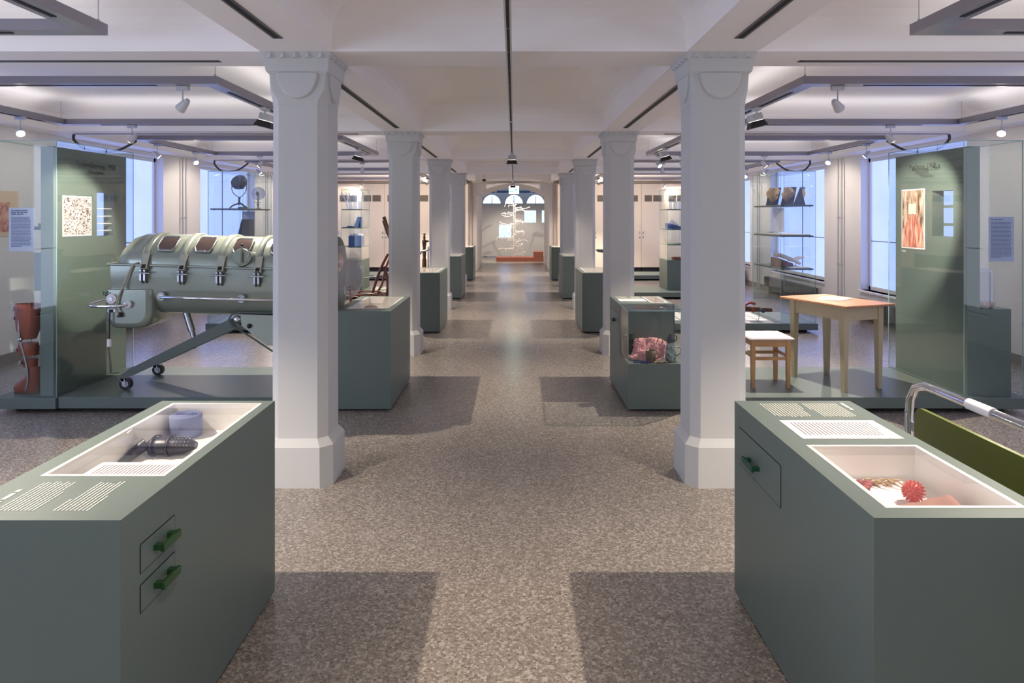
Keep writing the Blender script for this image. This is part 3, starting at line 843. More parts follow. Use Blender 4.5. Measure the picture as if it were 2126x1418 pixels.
for i in range(10):
    p = Vector((1.232+.011*i, 2.325+.014*math.sin(i*1.7), wc+.008+.003*(i % 2)))
    b.sphere(p, .0085, 8, 6, sc=(1.6, 1, .7))
    b.tube([p, p+Vector((.012, -.018, .008)), p+Vector((.022, -.04, .001))], .0018, 6)
single('dried_flowers', b, mat('dried_beige_stems', L(178, 150, 106), 0.8, var=.2), 'small bunch of beige dried flowers behind the red ball', 'flowers')
b = B()
for i, (dx, dy) in enumerate(((0, 0), (.022, .022), (.026, -.012), (-.014, .016), (.012, -.026), (.04, .008))):
    b.sphere((1.185+dx, 2.295+dy, wc+.009+.003*(i % 3)), .014, 10, 6, sc=(1.3, 1, .5))
single('red_petals', b, mat('dark_red_petal', L(150, 66, 60), 0.6), 'small heap of dark red petals at the left of the nearest right case', 'petals')

# second pair and further cases
c2 = case(-1, 5.76, 6.84, -1.42, -1.06, 5.92, 6.78, 'second display case on the left with a pale bust shape under glass')
p = Vector((-1.30, 6.35, CT-.113))
b = B(); b.sphere((p.x, p.y, p.z+.045), .06, 14, 8, sc=(1.2, 1, .75))
single('pale_cast', b, mat('pale_plaster_cast', L(206, 188, 178), 0.8), 'pale plaster cast under the glass of the second left case', 'cast')
c2r = case(1, 5.75, 6.83, 1.30, 1.46, 6.32, 6.80, 'second display case on the right with a stepped glass box', notch=6.2)
drawer(c2r, .99, -1, 6.27, 6.70, .60, .75, 6.42, 6.54, .665, HGD)
b = B(); words(b, (1.14, 6.80, CT+.0008), (0, -1, 0), (-.011, 0, 0), 10, .13, .005, seed=23); words(b, (1.27, 6.80, CT+.0008), (0, -1, 0), (-.011, 0, 0), 9, .13, .005, seed=24)
obj('lettering', b, WHITEINK, c2r)
sheet('text_sheet', 1.03, 1.40-.12, 6.43, 6.62, CT, 'white printed sheet lying on the second right display case', 'y', 14, seed=31)
# its glass box
def pane(b, x0, x1, y0, y1, z0, z1):
    """thin sheet: the two big faces are clear, the rim shows the glass edge"""
    d = [abs(x1-x0), abs(y1-y0), abs(z1-z0)]; ax = d.index(min(d))
    k = len(b.f); b.box(x0, x1, y0, y1, z0, z1, 1)
    big = {2: (0, 1), 1: (2, 4), 0: (3, 5)}[ax]
    for i in big: b.m[k+i] = 0
    return b
def gpane(x0, x1, y0, y1, z0, z1, parent):
    return obj('glass_pane', pane(B(), x0, x1, y0, y1, z0, z1), [GLASS, EDGE], parent)
g = .008
gpane(.99, 1.49, 5.75, 5.75+g, .40, CT, c2r)
gpane(.99, .99+g, 5.75+g, 6.2, .40, CT, c2r)
gpane(1.49-g, 1.49, 5.75+g, 6.2, .40, CT, c2r)
gpane(.99, 1.49, 5.75, 6.2, CT, CT+g, c2r)
# contents of the stepped box
z = .40
b = B(); R = []
cx, cy = 1.20, 5.98
for i in range(13):
    u = i/12; row = []
    for k in range(26):
        a = 2*PI*k/26
        r = .125*math.cos(u*PI/2)**.6 + .0015
        w_ = 1+.13*math.sin(3*a+1)+.08*math.sin(7*a+u*5)
        nv = noise.noise(Vector((math.cos(a)*1.6, math.sin(a)*1.6, u*2.2+3)))
        w_ *= 1+.32*nv
        row.append((cx+r*w_*math.cos(a)*1.12, cy+r*w_*math.sin(a)*.8, z+.003+.15*math.sin(u*PI/2)*(1+.22*math.cos(a*2+.6)+.25*nv)))
    R.append(row)
b.loft(R)
bk = single('crocheted_blanket', b, PINK, 'crumpled pink crocheted blanket in the stepped glass box', 'blanket')
b = B()
for i in range(2, 10):
    ring = R[i]
    for k in range(0, 26):
        p = Vector(ring[k]); c_ = Vector((cx, cy, z+.02)); d = (p-c_).normalized()
        if (i+k) % 2 == 0: b.sphere(p+d*.002, .0085, 6, 4, sc=(1, 1, .6))
obj('stitches', b, PINK, bk)
b = B(); b.tube([(1.14, 5.93, z+.03), (1.09, 5.90, z+.03), (1.05, 5.90, z+.02), (1.02, 5.88, z+.045)], [.03, .012], sub=3); obj('trailing_end', b, PINK, bk)
MUGM = photomat('brown_marbled_glaze', [(.3, L(36, 26, 22)), (.5, L(120, 92, 70)), (.7, L(56, 40, 32))], (60, 60, 20), 2.0)
b = B(); b.lathe([(.03, 0), (.042, .004), (.044, .10), (.040, .10), (.038, .01)], (1.20, 5.84, z), 24)
mug = single('marbled_mug', b, MUGM, 'brown marbled mug in front of the pink blanket', 'mug')
b = B(); b.tube([(1.24, 5.83, z+.075), (1.265, 5.82, z+.07), (1.27, 5.82, z+.045), (1.243, 5.83, z+.03)], .005, 8, sub=4); obj('handle', b, MUGM, mug)
JUG = photomat('blue_flowered_glaze', [(.35, L(50, 66, 84)), (.5, L(150, 160, 158)), (.65, L(176, 182, 176))], (22, 22, 22), 1.5)
b = B(); b.lathe([(.03, 0), (.045, .005), (.047, .06), (.036, .14), (.030, .165), (.026, .165)], (1.375, 5.86, z), 24)
jug = single('flowered_jug', b, JUG, 'tall blue flowered thermos jug right of the pink blanket', 'jug')
b = B(); b.lathe([(.026, .165), (.034, .168), (.034, .20), (.022, .212), (.014, .23), (.016, .236), (.002, .238)], (1.375, 5.86, z), 20); b.tube([(1.40, 5.86, z+.225), (1.425, 5.86, z+.215), (1.425, 5.86, z+.185), (1.405, 5.86, z+.175)], .005, 8, sub=3)
obj('lid', b, mat('navy_cap', L(28, 42, 60), 0.4), jug, 'navy screw lid')
b = B(); b.tube([(1.405, 5.86, z+.125), (1.455, 5.86, z+.12), (1.46, 5.86, z+.07), (1.42, 5.86, z+.05)], .006, 8, sub=4); obj('handle', b, JUG, jug)
b = B(); b.lathe([(.03, 0), (.045, .01), (.05, .10), (.042, .15), (.05, .19), (.046, .19), (.038, .15)], (1.055, 6.08, z), 24)
single('dark_glass_vase', b, mat('smoky_glass', L(40, 38, 40), .1, alpha=.8), 'dark glass vase at the left behind the pink blanket', 'vase')
b = B()
for i in range(26):
    a = i*.7; b.sphere((1.10+.045*math.cos(a)+.003*i-.02, 5.80+.02*math.sin(a), z+.007), .0065, 8, 5)
single('blue_beads', b, mat('cobalt_bead', L(36, 58, 150), .2), 'string of cobalt blue beads at the front of the glass box', 'beads')
b = B(); b.tube([(1.22, 5.79, z+.006), (1.25, 5.80, z+.012), (1.28, 5.79, z+.007), (1.31, 5.81, z+.012), (1.34, 5.80, z+.007)], .006, 6, sub=4)
single('beige_necklace', b, mat('beige_bead', L(206, 164, 122), .5), 'beige necklace lying before the marbled mug', 'necklace')
b = B()
for i in range(4): b.tube([(1.33+.02*i, 6.5+.05*i, CT-.10), (1.36, 6.55+.04*i, CT-.06), (1.40+.01*i, 6.52+.05*i, CT-.10)], .008, 8, sub=3)
single('brown_harness', b, LEATH, 'brown harness pieces under glass on the second right case', 'harness')

far_names = {2: 'third', 3: 'fourth', 4: 'fifth'}
for sx, side in ((-1, 'left'), (1, 'right')):
    for k in (2, 3, 4):
        y0 = (9.60, 13.52, 17.42)[k-2]
        t = case(sx, y0, y0+1.08, *((-1.43, -1.06) if sx < 0 else (1.05, 1.42)), y0+.12, y0+.98, '%s display case from the front on the %s of the aisle' % (far_names[k], side))
        if k < 4:
            x = -1.25 if sx < 0 else 1.22
            sheet('text_sheet', x-.13, x+.13, y0+.2, y0+.5, CT-.11, 'printed sheet under glass in the %s case on the %s' % (far_names[k], side), 'y', 10, seed=40+k)

# ------------------------------------------------------------ platforms (stage plinths)
PT = 0.134
def platform(x0, x1, y0, y1, label, grp='low exhibition platforms'):
    t = thing('platform', label, 'platform', ((x0+x1)/2, (y0+y1)/2, 0), grp)
    b = B(); b.bbox(x0, x1, y0, y1, .04, PT, .003); obj('deck', b, GREEN, t)
    b = B(); b.box(x0+.15, x1-.15, y0+.15, y1-.15, 0, .042); obj('foot', b, BLACK, t)
    return t
platform(-3.775, -1.62, 5.70, 6.84, 'low sage platform under the iron lung')
platform(1.62, 3.785, 5.70, 6.84, 'low sage platform under the wooden table')
for k, nm_ in ((1, 'second'), (2, 'third'), (3, 'fourth')):
    for sx, side in ((-1, 'left'), (1, 'right')):
        xa, xb = sorted((sx*1.62, sx*3.785 if k == 1 else sx*4.6))
        platform(xa, xb, 5.70+P0*k, 6.86+P0*k, '%s low platform on the %s side of the hall' % (nm_, side))
# picture tiles lying on the second right platform
b = B()
for i in range(9):
    for j in range(5):
        if (i*3+j*5) % 7 == 0: continue
        b.box(2.30+.16*i, 2.44+.16*i, 9.68+.21*j, 9.86+.21*j, PT, PT+.002)
single('picture_tiles', b, PAPER, 'white picture tiles laid on the second right platform', 'tiles')
b = B()
for i in range(9):
    for j in range(4):
        if (i+j*3) % 4 == 0: continue
        b.box(-2.9+.16*i, -2.78+.16*i, 13.6+.25*j, 13.8+.25*j, PT, PT+.002)
single('floor_plan_tiles', b, mat('pale_green_tile', L(196, 206, 186), .6), 'pale tiles laid on the third left platform', 'tiles')

# ------------------------------------------------------------ tall vitrines
GT = 2.275
def vitrine(sx, y0, y1, label, panel=True, hole=None, title=None):
    xi, xo = sx*3.785, sx*4.285
    t = thing('glass_vitrine', label, 'vitrine', ((xi+xo)/2, (y0+y1)/2, 0), 'tall glass vitrines')
    xa, xb = sorted((xi, sx*4.31))
    b = B(); b.bbox(xa, xb, y0-.02, y1, .04, PT, .003); obj('base', b, GREEN, t)
    b = B(); b.box(xa+.1, xb-.1, y0+.12, y1-.12, 0, .042); obj('foot', b, BLACK, t)
    ga, gb = sorted((sx*3.79, xo))
    gpane(ga, gb, y0, y0+g, PT, GT, t)
    gpane(ga, gb, y1-g, y1, PT, GT, t)
    gpane(min(sx*3.79, sx*(3.79+g)), max(sx*3.79, sx*(3.79+g)), y0+g, y1-g, PT, GT, t)
    gpane(min(xo, xo-sx*g), max(xo, xo-sx*g), y0+g, y1-g, PT, GT, t)
    gpane(ga, gb, y0, y1, GT, GT+g, t)
    if panel:
        pa, pb = sorted((sx*3.85, sx*3.955)); b = B()
        ys = sorted({y0+.05, y1-.03, hole[0], hole[1]})
        for i in range(len(ys)-1):
            u, v = ys[i], ys[i+1]
            if u >= hole[0]-1e-6 and v <= hole[1]+1e-6:
                b.box(pa, pb, u, v, PT, hole[2]); b.box(pa, pb, u, v, hole[3], 2.235)
            else: b.box(pa, pb, u, v, PT, 2.235)
        obj('panel_wall', b, GREEN, t)
    return t
VL = vitrine(-1, 5.70, 6.86, 'nearest left glass vitrine with panel wall and leather leg brace', True, (6.35, 6.63, 1.46, 1.87))
VR = vitrine(1, 5.70, 6.86, 'nearest right glass vitrine with panel wall and red drawing', True, (5.935, 6.235, 1.465, 1.875))
# title lettering on the aisle panes
for (V, x, y, z, str_, size, rz, nm_) in ((VL, -3.787, 5.955, 2.085, 'Kinderlähmung, 1958', .068, PI/2, 'title'), (VL, -3.787, 6.12, 2.03, 'Poliomyelitis', .046, PI/2, 'subtitle'),
                             (VR, 3.787, 6.49, 2.085, 'Psychose, 1969', .066, -PI/2, 'title'), (VR, 3.787, 6.36, 2.03, 'Psychosis', .046, -PI/2, 'subtitle')):
    b = B(); text(b, str_, size, Matrix.Translation((x, y, z)) @ Matrix.Rotation(rz, 4, 'Z') @ Matrix.Rotation(PI/2, 4, 'X'))
    obj(nm_, b, DARKINK, V)
# boards behind the openings
for z_ in (1.72, 1.65, 1.58, 1.515):
    b = B(); b.box(-4.02, -3.86, 6.42, 6.60, z_-.006, z_)
    single('shelf_slip', b, PAPER, '%s thin white board seen through the left panel opening' % {1.72: 'topmost', 1.65: 'second', 1.58: 'third', 1.515: 'lowest'}[z_], 'board', 'thin white boards behind the left panel opening')
for z_ in (1.747, 1.583):
    b = B(); b.box(3.956, 3.995, 5.90, 6.40, z_-.025, z_)
    single('shelf_board', b, GREEN, '%s dark shelf board behind the right panel opening' % ('upper' if z_ > 1.7 else 'lower'), 'shelf', 'shelf boards behind the right panel')
b = B(); b.box(-5.668, -5.66, 7.25, 7.84, 1.42, 1.93)
po = single('wall_poster', b, mat('poster_cream', L(232, 206, 178), .6), 'faded cream and orange poster on the left wall behind the vitrine', 'poster')
b = B(); b.box(-5.66, -5.658, 7.30, 7.70, 1.47, 1.80); obj('image', b, photomat('poster_figure', [(.35, L(150, 90, 110)), (.5, L(220, 150, 130)), (.65, L(236, 208, 180))], (6, 6, 6), 1.5), po)
# prints on the panel walls
def print_on(x, sx, y0, y1, z0, z1, m, label, name):
    b = B(); b.box(x, x-sx*.004, y0, y1, z0, z1)
    t = single(name, b, PAPER, label, 'picture')
    b = B(); e = .012; b.box(x-sx*.004, x-sx*.0055, y0+e, y1-e, z0+e, z1-e); obj('image', b, m, t)
    return t
WARD = photomat('black_and_white_photo', [(.36, L(60, 48, 46)), (.46, L(150, 132, 128)), (.54, L(225, 212, 208)), (.68, L(245, 236, 232))], (20, 20, 30), 2.5, 3.0)
print_on(-3.85, -1, 5.865, 6.265, 1.47, 1.825, WARD, 'black and white photograph on the left panel wall', 'photograph')
DRAW = photomat('drawing_paper', [(.34, L(76, 58, 46)), (.45, L(160, 128, 108)), (.6, L(214, 182, 160)), (.7, L(236, 214, 196))], (30, 30, 5), 1.2, 1.0)
dr = print_on(3.85, 1, 6.345, 6.72, 1.335, 1.905, DRAW, 'tall drawing with a red path on the right panel wall', 'drawing')
RP = photomat('red_chalk', [(.35, L(150, 70, 56)), (.5, L(214, 130, 108)), (.65, L(236, 196, 176))], (34, 34, 5), 1.2, 2.0)
b = B(); b.prism([(6.36, 1.35), (6.705, 1.35), (6.69, 1.52), (6.60, 1.62), (6.58, 1.66), (6.47, 1.66), (6.45, 1.60), (6.38, 1.53)], 3.8438, 3.8428, 'x'); obj('red_shape', b, RP, dr)
b = B(); b.box(3.8438, 3.8426, 6.475, 6.60, 1.665, 1.765); obj('pale_window', b, mat('pale_chalk', L(240, 214, 196), .8), dr)
b = B(); words(b, (3.8495, 6.72, 1.315), (0, -1, 0), (0, 0, -.012), 2, .07, .005, seed=77, th=.001)
single('caption', b, WHITEINK, 'tiny white caption under the red drawing', 'caption')
# text panels on the front panes
TP = mat('pale_blue_film', L(196, 206, 236), 0.6, alpha=.82)
def textpanel(a, c, y, label, n, seed, htitle=2, cat='text panel'):
    b = B(); b.box(a.x, c.x, y, y+.002, a.z, c.z)
    t = single('info_sheet', b, TP, label, cat)
    b = B(); W = c.x-a.x-.04; s = (c.z-a.z-.05)/n
    words(b, (a.x+.02, y-.001, c.z-.02), (1, 0, 0), (0, 0, -s*1.25), htitle, W*.85, s*.72, .7, seed=seed)
    words(b, (a.x+.02, y-.001, c.z-.03-s*1.3*htitle), (1, 0, 0), (0, 0, -s), n-int(1.4*htitle)-1, W, s*.42, .5, seed=seed+1)
    obj('print', b, mat('blue_grey_print', L(96, 108, 150), .7) if 'blue_grey_print' not in bpy.data.materials else bpy.data.materials['blue_grey_print'], t)
    return t
d = 5.715
textpanel(PX(20, 522, d), PX(72, 431, d), 5.7085, 'pale blue text panel on the front pane of the left vitrine', 26, 101, 3)
textpanel(PX(2051, 543, d), PX(2104, 450, d), 5.7085, 'pale blue text panel on the front pane of the right vitrine', 30, 121, 1)
# left vitrine contents: blue column block, shelves, leg brace
b = B(); b.box(-3.995, -3.956, 5.80, 6.4, PT, .835)
single('plinth_block', b, GREEN, 'low plinth block against the panel in the left vitrine', 'plinth')
b = B(); b.box(-4.06, -3.956, 5.82, 6.3, 1.01, 1.335)
single('shelf_box', b, GREEN, 'box shelf fixed to the back of the left panel wall', 'shelf')
b = B(); b.box(-4.07, -3.956, 5.82, 6.3, 1.53, 1.56)
single('shelf_board', b, GREEN, 'thin upper shelf board on the back of the left panel wall', 'shelf')
b = B(); b.box(-4.04, -3.97, 5.84, 6.0, 1.561, 1.585)
t = single('desk_calendar', b, GREYB, 'small grey stand with white card on the upper shelf', 'calendar')
b = B(); b.add([(-4.01, 5.85, 1.585), (-4.01, 5.99, 1.585), (-3.985, 5.99, 1.76), (-3.985, 5.85, 1.76), (-4.005, 5.85, 1.585), (-4.005, 5.99, 1.585), (-3.98, 5.99, 1.76), (-3.98, 5.85, 1.76)], [(0,1,2,3), (7,6,5,4), (0,3,7,4), (1,5,6,2), (3,2,6,7)]); obj('card', b, PAPER, t)
b = B(); b.lathe([(.012, 0), (.014, .002), (.014, .04), (.009, .045), (.009, .055), (.002, .056)], (-3.985, 5.86, 1.335), 12)
single('small_bottle', b, PAPER, 'tiny white bottle on the box shelf', 'bottle')
# leg brace
t = thing('leg_brace', 'brown leather and steel leg brace with boot in the left vitrine', 'leg brace', (-4.12, 5.86, PT))
bx, by = -4.125, 5.84
def ring(cx_, cy_, z_, rx, ry, n=18): return [(cx_+rx*math.cos(2*PI*i/n), cy_+ry*math.sin(2*PI*i/n), z_) for i in range(n)]
b = B(); b.loft([ring(-4.13, by, PT+.02, .11, .045), ring(-4.135, by, PT+.05, .112, .05), ring(-4.125, by, PT+.085, .10, .048), ring(-4.09, by, PT+.13, .07, .042), ring(-4.075, by, PT+.17, .055, .04), ring(-4.07, by, PT+.23, .05, .04)])
boot = obj('boot', b, LEATH, t, 'brown laced leather boot')
b = B(); b.loft([ring(-4.13, by, PT, .112, .047), ring(-4.13, by, PT+.02, .112, .047)], smooth=False); obj('sole', b, WOODD, boot)
b = B()
for i in range(5): b.tube([(-4.15+.017*i, by-.035, PT+.10+.02*i), (-4.14+.017*i, by, PT+.12+.02*i), (-4.15+.017*i, by+.03, PT+.105+.02*i)], .004, 6)
obj('laces', b, PAPER, boot)
b = B(); b.loft([ring(bx+.005, by, .60, .060, .052), ring(bx, by, .68, .095, .07), ring(bx, by, .80, .105, .078), ring(bx+.0, by, .86, .108, .08), ring(bx+.0, by, .90, .105, .076), ring(bx+.0, by, .895, .096, .068), ring(bx, by, .72, .085, .06)]); obj('thigh_cuff', b, LEATH, t)
b = B(); b.loft([ring(bx+.01, by, .46, .075, .055), ring(bx, by, .52, .088, .06), ring(bx+.005, by, .565, .078, .054)]); obj('knee_cuff', b, LEATH, t)
b = B(); b.loft([ring(bx+.02, by, .36, .058, .045), ring(bx+.015, by, .43, .064, .048)]); obj('calf_strap', b, LEATH, t)
for dy in (-.062, .062):
    b = B(); b.tube([(bx-.03, by+dy, .90), (bx-.035, by+dy, .72), (bx-.03, by+dy, .62), (bx-.005, by+dy*.9, .50), (bx+.02, by+dy*.8, .38), (bx+.03, by+dy*.75, .25), (bx+.01, by+dy*.7, PT+.03)], .009, 8, sub=4); b.sphere((bx-.025, by+dy, .60), .02, 10, 6)
    obj('steel_bar', b, STEEL, t)
for z_, dx in ((.86, -.10), (.78, -.10), (.51, -.08), (.40, -.04)):
    b = B(); b.bbox(bx+dx-.012, bx+dx+.012, by-.05, by-.02, z_-.015, z_+.015, .003); obj('buckle', b, STEEL, t)
# right vitrine contents
b = B(); b.box(3.956, 4.225, 5.76, 6.5, PT, .862)
single('plinth_block', b, GREEN, 'waist high plinth block in the right vitrine', 'plinth')
b = B(); cx, cy, z = 4.055, 5.865, .862
b.lathe([(.05, 0), (.07, .004), (.085, .028), (.08, .028), (.06, .008)], (cx, cy, z), 20)
t = single('shell_bowl', b, mat('grey_bowl', L(150, 140, 136), .6), 'grey bowl of pink and white shells on the right vitrine plinth', 'bowl')
b = B()
for i in range(40):
    a = i*2.4; r = .08*math.sqrt(i/40)
    b.cyl((cx+r*math.cos(a), cy+r*math.sin(a), z+.02), (cx+r*1.25*math.cos(a), cy+r*1.25*math.sin(a), z+.045+.02*rnd.random()), .007, .002, 5)
obj('shell_pieces', b, mat('shell_pink', L(238, 206, 190), .5, var=.2, scale=60), t)
b = B(); x0, x1, y0_, z0_ = 4.02, 4.20, 6.25, .862
b.bbox(3.99, 4.24, 5.97, 6.10, z0_, z0_+.33, .035)
t = single('white_suitcase', b, mat('ivory_shell', L(224, 216, 212), .45), 'rounded ivory case standing on the plinth in the right vitrine', 'suitcase')
b = B(); b.tube([(4.03, 6.035, z0_+.325), (4.035, 6.035, z0_+.36), (4.07, 6.035, z0_+.365), (4.10, 6.035, z0_+.36), (4.105, 6.035, z0_+.325)], .007, 8, sub=3); obj('handle', b, bpy.data.materials['ivory_shell'], t)

# ------------------------------------------------------------ iron lung
il = thing('iron_lung', 'grey green iron lung respirator on wheeled legs on the left platform', 'iron lung', (-2.5, 6.18, PT))
YCL, HW = 6.15, .33
def tiltz(x): return -.03*(x+3.41)
def sec_up(x, f=1.0, grow=0.0, a0=0, a1=180, n=24, inner=False):
    zt = tiltz(x); row = []
    for i in range(n+1):
        a = math.radians(a0+(a1-a0)*i/n); r = HW+grow
        row.append(Vector((x, YCL-r*math.cos(a)*(1-(1-f)*.35), 1.235+zt+(.262*f+grow)*math.sin(a))))
    return row
def shell_lo(x, n=24, grow=0.0, drop=0.0, w=1.0):
    zt = tiltz(x); zb = .80; row = []
    for i in range(n+1):
        u = i/n; a = PI*u
        c, s_ = math.cos(a), math.sin(a)
        e = .55
        yy = (HW+grow)*w*(abs(c)**e)*(1 if c < 0 else -1)
        zz = 1.235-(1.235-zb+grow)*(abs(s_)**.8)
        row.append(Vector((x, YCL+yy, zz+zt)))
    return row
XL, XR = -3.41, -1.60
b = B(); R = []
for t_ in (0.02, .12, .3, .5, .72, .9, 1.0):
    R.append(sec_up(XL+.17*(1-math.sqrt(1-(t_)**2)) if t_ < 1 else XL+.17, t_))
for x in (-3.0, -2.6, -2.2, -1.9, XR): R.append(sec_up(x))
b.loft(R, cap=False, closed=False)
b.add(R[-1], [tuple(range(len(R[-1])))])
lid = obj('upper_shell', b, LUNG, il)
b = B(); R = [shell_lo(x) for x in (XL, -3.2, -2.6, -2.0, XR)]
b.loft(R, cap=False, closed=False); b.add(R[0], [tuple(range(25))]); b.add(R[-1], [tuple(range(24,-1,-1))])
obj('lower_shell', b, LUNG, il)
b = B()
for sy in (-1, 1): b.tube([(XL-.02, YCL+sy*(HW+.008), 1.238+tiltz(XL)), (XR+.02, YCL+sy*(HW+.008), 1.238+tiltz(XR))], .012, 8)
b.tube([(XL-.02, YCL-HW, 1.238), (XL-.02, YCL+HW, 1.238)], .012, 8)
obj('seam_rail', b, LUNG, il)
# ribs over the shell with clamps
for i, x in enumerate((-3.12, -2.80, -2.475, -2.155, -1.83)):
    b = B(); A = sec_up(x-.03, 1, .003); A2 = sec_up(x-.022, 1, .015); C2 = sec_up(x+.022, 1, .015); D = sec_up(x+.03, 1, .003)
    b.loft([A, A2, C2, D], cap=False, closed=False)
    obj('rib', b, LUNG, il)
    zt = tiltz(x); yf = YCL-HW
    cl_ = B(); M = Matrix.Translation((x+.015, yf-.015, 1.255+zt)) @ Matrix.Rotation(-.42, 4, 'X')
    cl_.box(-.028, .028, -.016, .020, -.055, .085, 0, M); cl_.box(-.018, .018, -.0175, -.0158, -.050, -.015, 1, M)
    for q in range(6): cl_.box(.030, .0305, -.004, .004, -.03+.02*q, -.02+.02*q, 1, M)
    c_ = obj('clamp', cl_, [mat('pale_clamp', L(176, 178, 162), .45, .2) if i == 0 else bpy.data.materials['pale_clamp'], BLACK], il)
    b = B(); b.cyl((x-.06, yf-.05, 1.175+zt), (x+.07, yf-.05, 1.172+zt), .007, n=8); b.box(x-.02, x-.004, yf-.045, yf, 1.11+zt, 1.20+zt); b.box(x+.012, x+.028, yf-.045, yf, 1.11+zt, 1.20+zt)
    b.prism([(yf, 1.20+zt), (yf-.05, 1.19+zt), (yf-.03, 1.10+zt), (yf, 1.08+zt)], x-.018, x-.010, 'x'); b.prism([(yf, 1.20+zt), (yf-.05, 1.19+zt), (yf-.03, 1.10+zt), (yf, 1.08+zt)], x+.014, x+.022, 'x')
    obj('latch', b, STEEL, c_)
# portholes
def patch(x0, x1, a0, a1, g_, n=8):
    R = []
    for i in range(n+1):
        x = x0+(x1-x0)*i/n; q = []
        sh = min(1, .55+min(i, n-i)*.45)
        mid = (a0+a1)/2; h = (a1-a0)/2
        for k in range(9):
            a = math.radians(mid-h*sh+2*h*sh*k/8)
            q.append(Vector((x, YCL-(HW+g_)*math.cos(a), 1.235+tiltz(x)+(.262+g_)*math.sin(a))))
        R.append(q)
    return R
for x in (-2.96, -2.64, -2.315, -1.99):
    b = B(); b.loft(patch(x-.085, x+.085, 27, 66, .010), closed=False, cap=False)
    b.loft(patch(x-.085, x+.085, 27, 66, .010)[::-1], closed=False, cap=False) if 0 else None
    fr = obj('porthole_frame', b, LUNG, il)
    b = B(); b.loft(patch(x-.068, x+.068, 31, 62, .013), closed=False, cap=False)
    obj('porthole_glass', b, PORT, fr)
    b = B()
    P_ = patch(x-.077, x+.077, 29, 64, .013)
    edge = [P_[0][k] for k in range(9)] + [P_[i][8] for i in range(9)] + [P_[8][8-k] for k in range(9)] + [P_[8-i][0] for i in range(9)]
    b.tube(edge, .006, 8)
    for p in edge[::2]: b.sphere(p, .0075, 6, 4)
    obj('rivets', b, STEEL, fr)
# arm port with knob
a = math.radians(20); x = -2.285; pc = Vector((x, YCL-(HW)*math.cos(a), 1.235+tiltz(x)+.262*math.sin(a)))
nd = Vector((0, -math.cos(a), math.sin(a)*.9)).normalized()
b = B(); b.cyl(pc-nd*.02, pc+nd*.035, .080, n=28); b.cyl(pc+nd*.035, pc+nd*.043, .074, .066, n=28)
up = Vector((0, 0, 1)); up = (up-nd*up.dot(nd)).normalized()
ap = obj('arm_port', b, LUNG, il)
b = B(); b.tube([pc+nd*.05-up*.055, pc+nd*.058+up*.02, pc+nd*.06+up*.085], [.022, .005], sub=2); b.sphere(pc+nd*.06+up*.095, .012, 10, 6, 1)
obj('lever', b, [LUNG, RUBBER], ap)
# motor housing at the foot end
def rrect(x0, x1, z0, z1, r, n=6):
    pts = []
    for cx_, cz_, a0 in ((x1-r, z0+r, -90), (x1-.01, z1-.01, 0), (x0+.01, z1-.01, 90), (x0+r, z0+r, 180)):
        rr = r if cz_ < z1-.02 else .01
        for i in range(n+1):
            aa = math.radians(a0+90*i/n); pts.append((cx_+rr*math.cos(aa), cz_+rr*math.sin(aa)))
    return pts
b = B(); R = []
for y, ins in ((5.80, .05), (5.815, .02), (5.84, .005), (5.87, 0), (6.45, 0), (6.48, .02), (6.50, .05)):
    R.append([Vector((px, y, pz)) for px, pz in rrect(-3.465+ins, -3.05-ins, .685+ins, 1.03-ins*.2, .12-ins*.5)])
b.loft(R)
mh = obj('motor_housing', b, LUNG, il)
b = B(); b.cyl((-3.385, 5.80, .945), (-3.385, 5.785, .945), .042, n=24); b.cyl((-3.385, 5.785, .945), (-3.385, 5.779, .945), .018, n=16, mi=1)
obj('dial', b, [PAPER, STEEL], mh)
b = B()
for q in range(8): b.cyl((-3.455+.018*(q % 4), 5.799, 1.0-.018*(q//4)-.006*(q % 2)), (-3.455+.018*(q % 4), 5.797, 1.0-.018*(q//4)-.006*(q % 2)), .006, n=8)
obj('vent_holes', b, BLACK, mh)
b = B(); b.bbox(-3.42, -3.35, 5.79, 5.80, .83, .86, .003); b.bbox(-3.40, -3.375, 5.775, 5.79, .835, .855, .003, 1); b.bbox(-3.33, -3.29, 5.77, 5.80, .79, .83, .005, 1)
obj('socket', b, [STEEL, RUBBER], mh)
b = B(); b.tube([(-3.387, 5.775, .84), (-3.388, 5.77, .78), (-3.39, 5.77, .60)], .006, 8, sub=3); b.cyl((-3.39, 5.77, .61), (-3.39, 5.77, .545), .018, n=10, mi=1)
obj('hanging_plug', b, [RUBBER, PAPER], mh)
b = B(); b.tube([(-3.31, 5.76, .81), (-3.335, 5.775, .90), (-3.29, 5.79, 1.04), (-3.235, 5.80, 1.18), (-3.20, 5.80, 1.235), (-3.17, 5.82, 1.25)], .008, 8, sub=4)
obj('cord', b, mat('beige_cord', L(184, 170, 150), .6), il)
b = B(); b.tube([(-3.24, 5.79, .90), (-3.30, 5.74, .89), (-3.50, 5.74, .89), (-3.58, 5.80, .895), (-3.60, 5.95, .90), (-3.60, 6.35, .90), (-3.56, 6.5, .90), (-3.3, 6.56, .90)], .013, 10, sub=4); b.cyl((-3.24, 5.80, .90), (-3.24, 5.775, .90), .034, n=16)
obj('push_handle', b, CHROME, il)
b = B()
zr = lambda x: .955+tiltz(x)*.9+.02
b.tube([(-2.97, 5.80, zr(-2.97)), (-2.96, 5.76, zr(-2.96)), (-2.6, 5.755, zr(-2.6)), (-1.75, 5.755, zr(-1.75)), (-1.72, 5.80, zr(-1.72))], .013, 10)
for x in (-2.97, -2.29, -1.73): b.cyl((x, 5.82, zr(x)), (x, 5.80, zr(x)), .034, n=18); b.cyl((x, 5.80, zr(x)), (x, 5.755, zr(x)), .010, n=8)
obj('side_rail', b, CHROME, il)
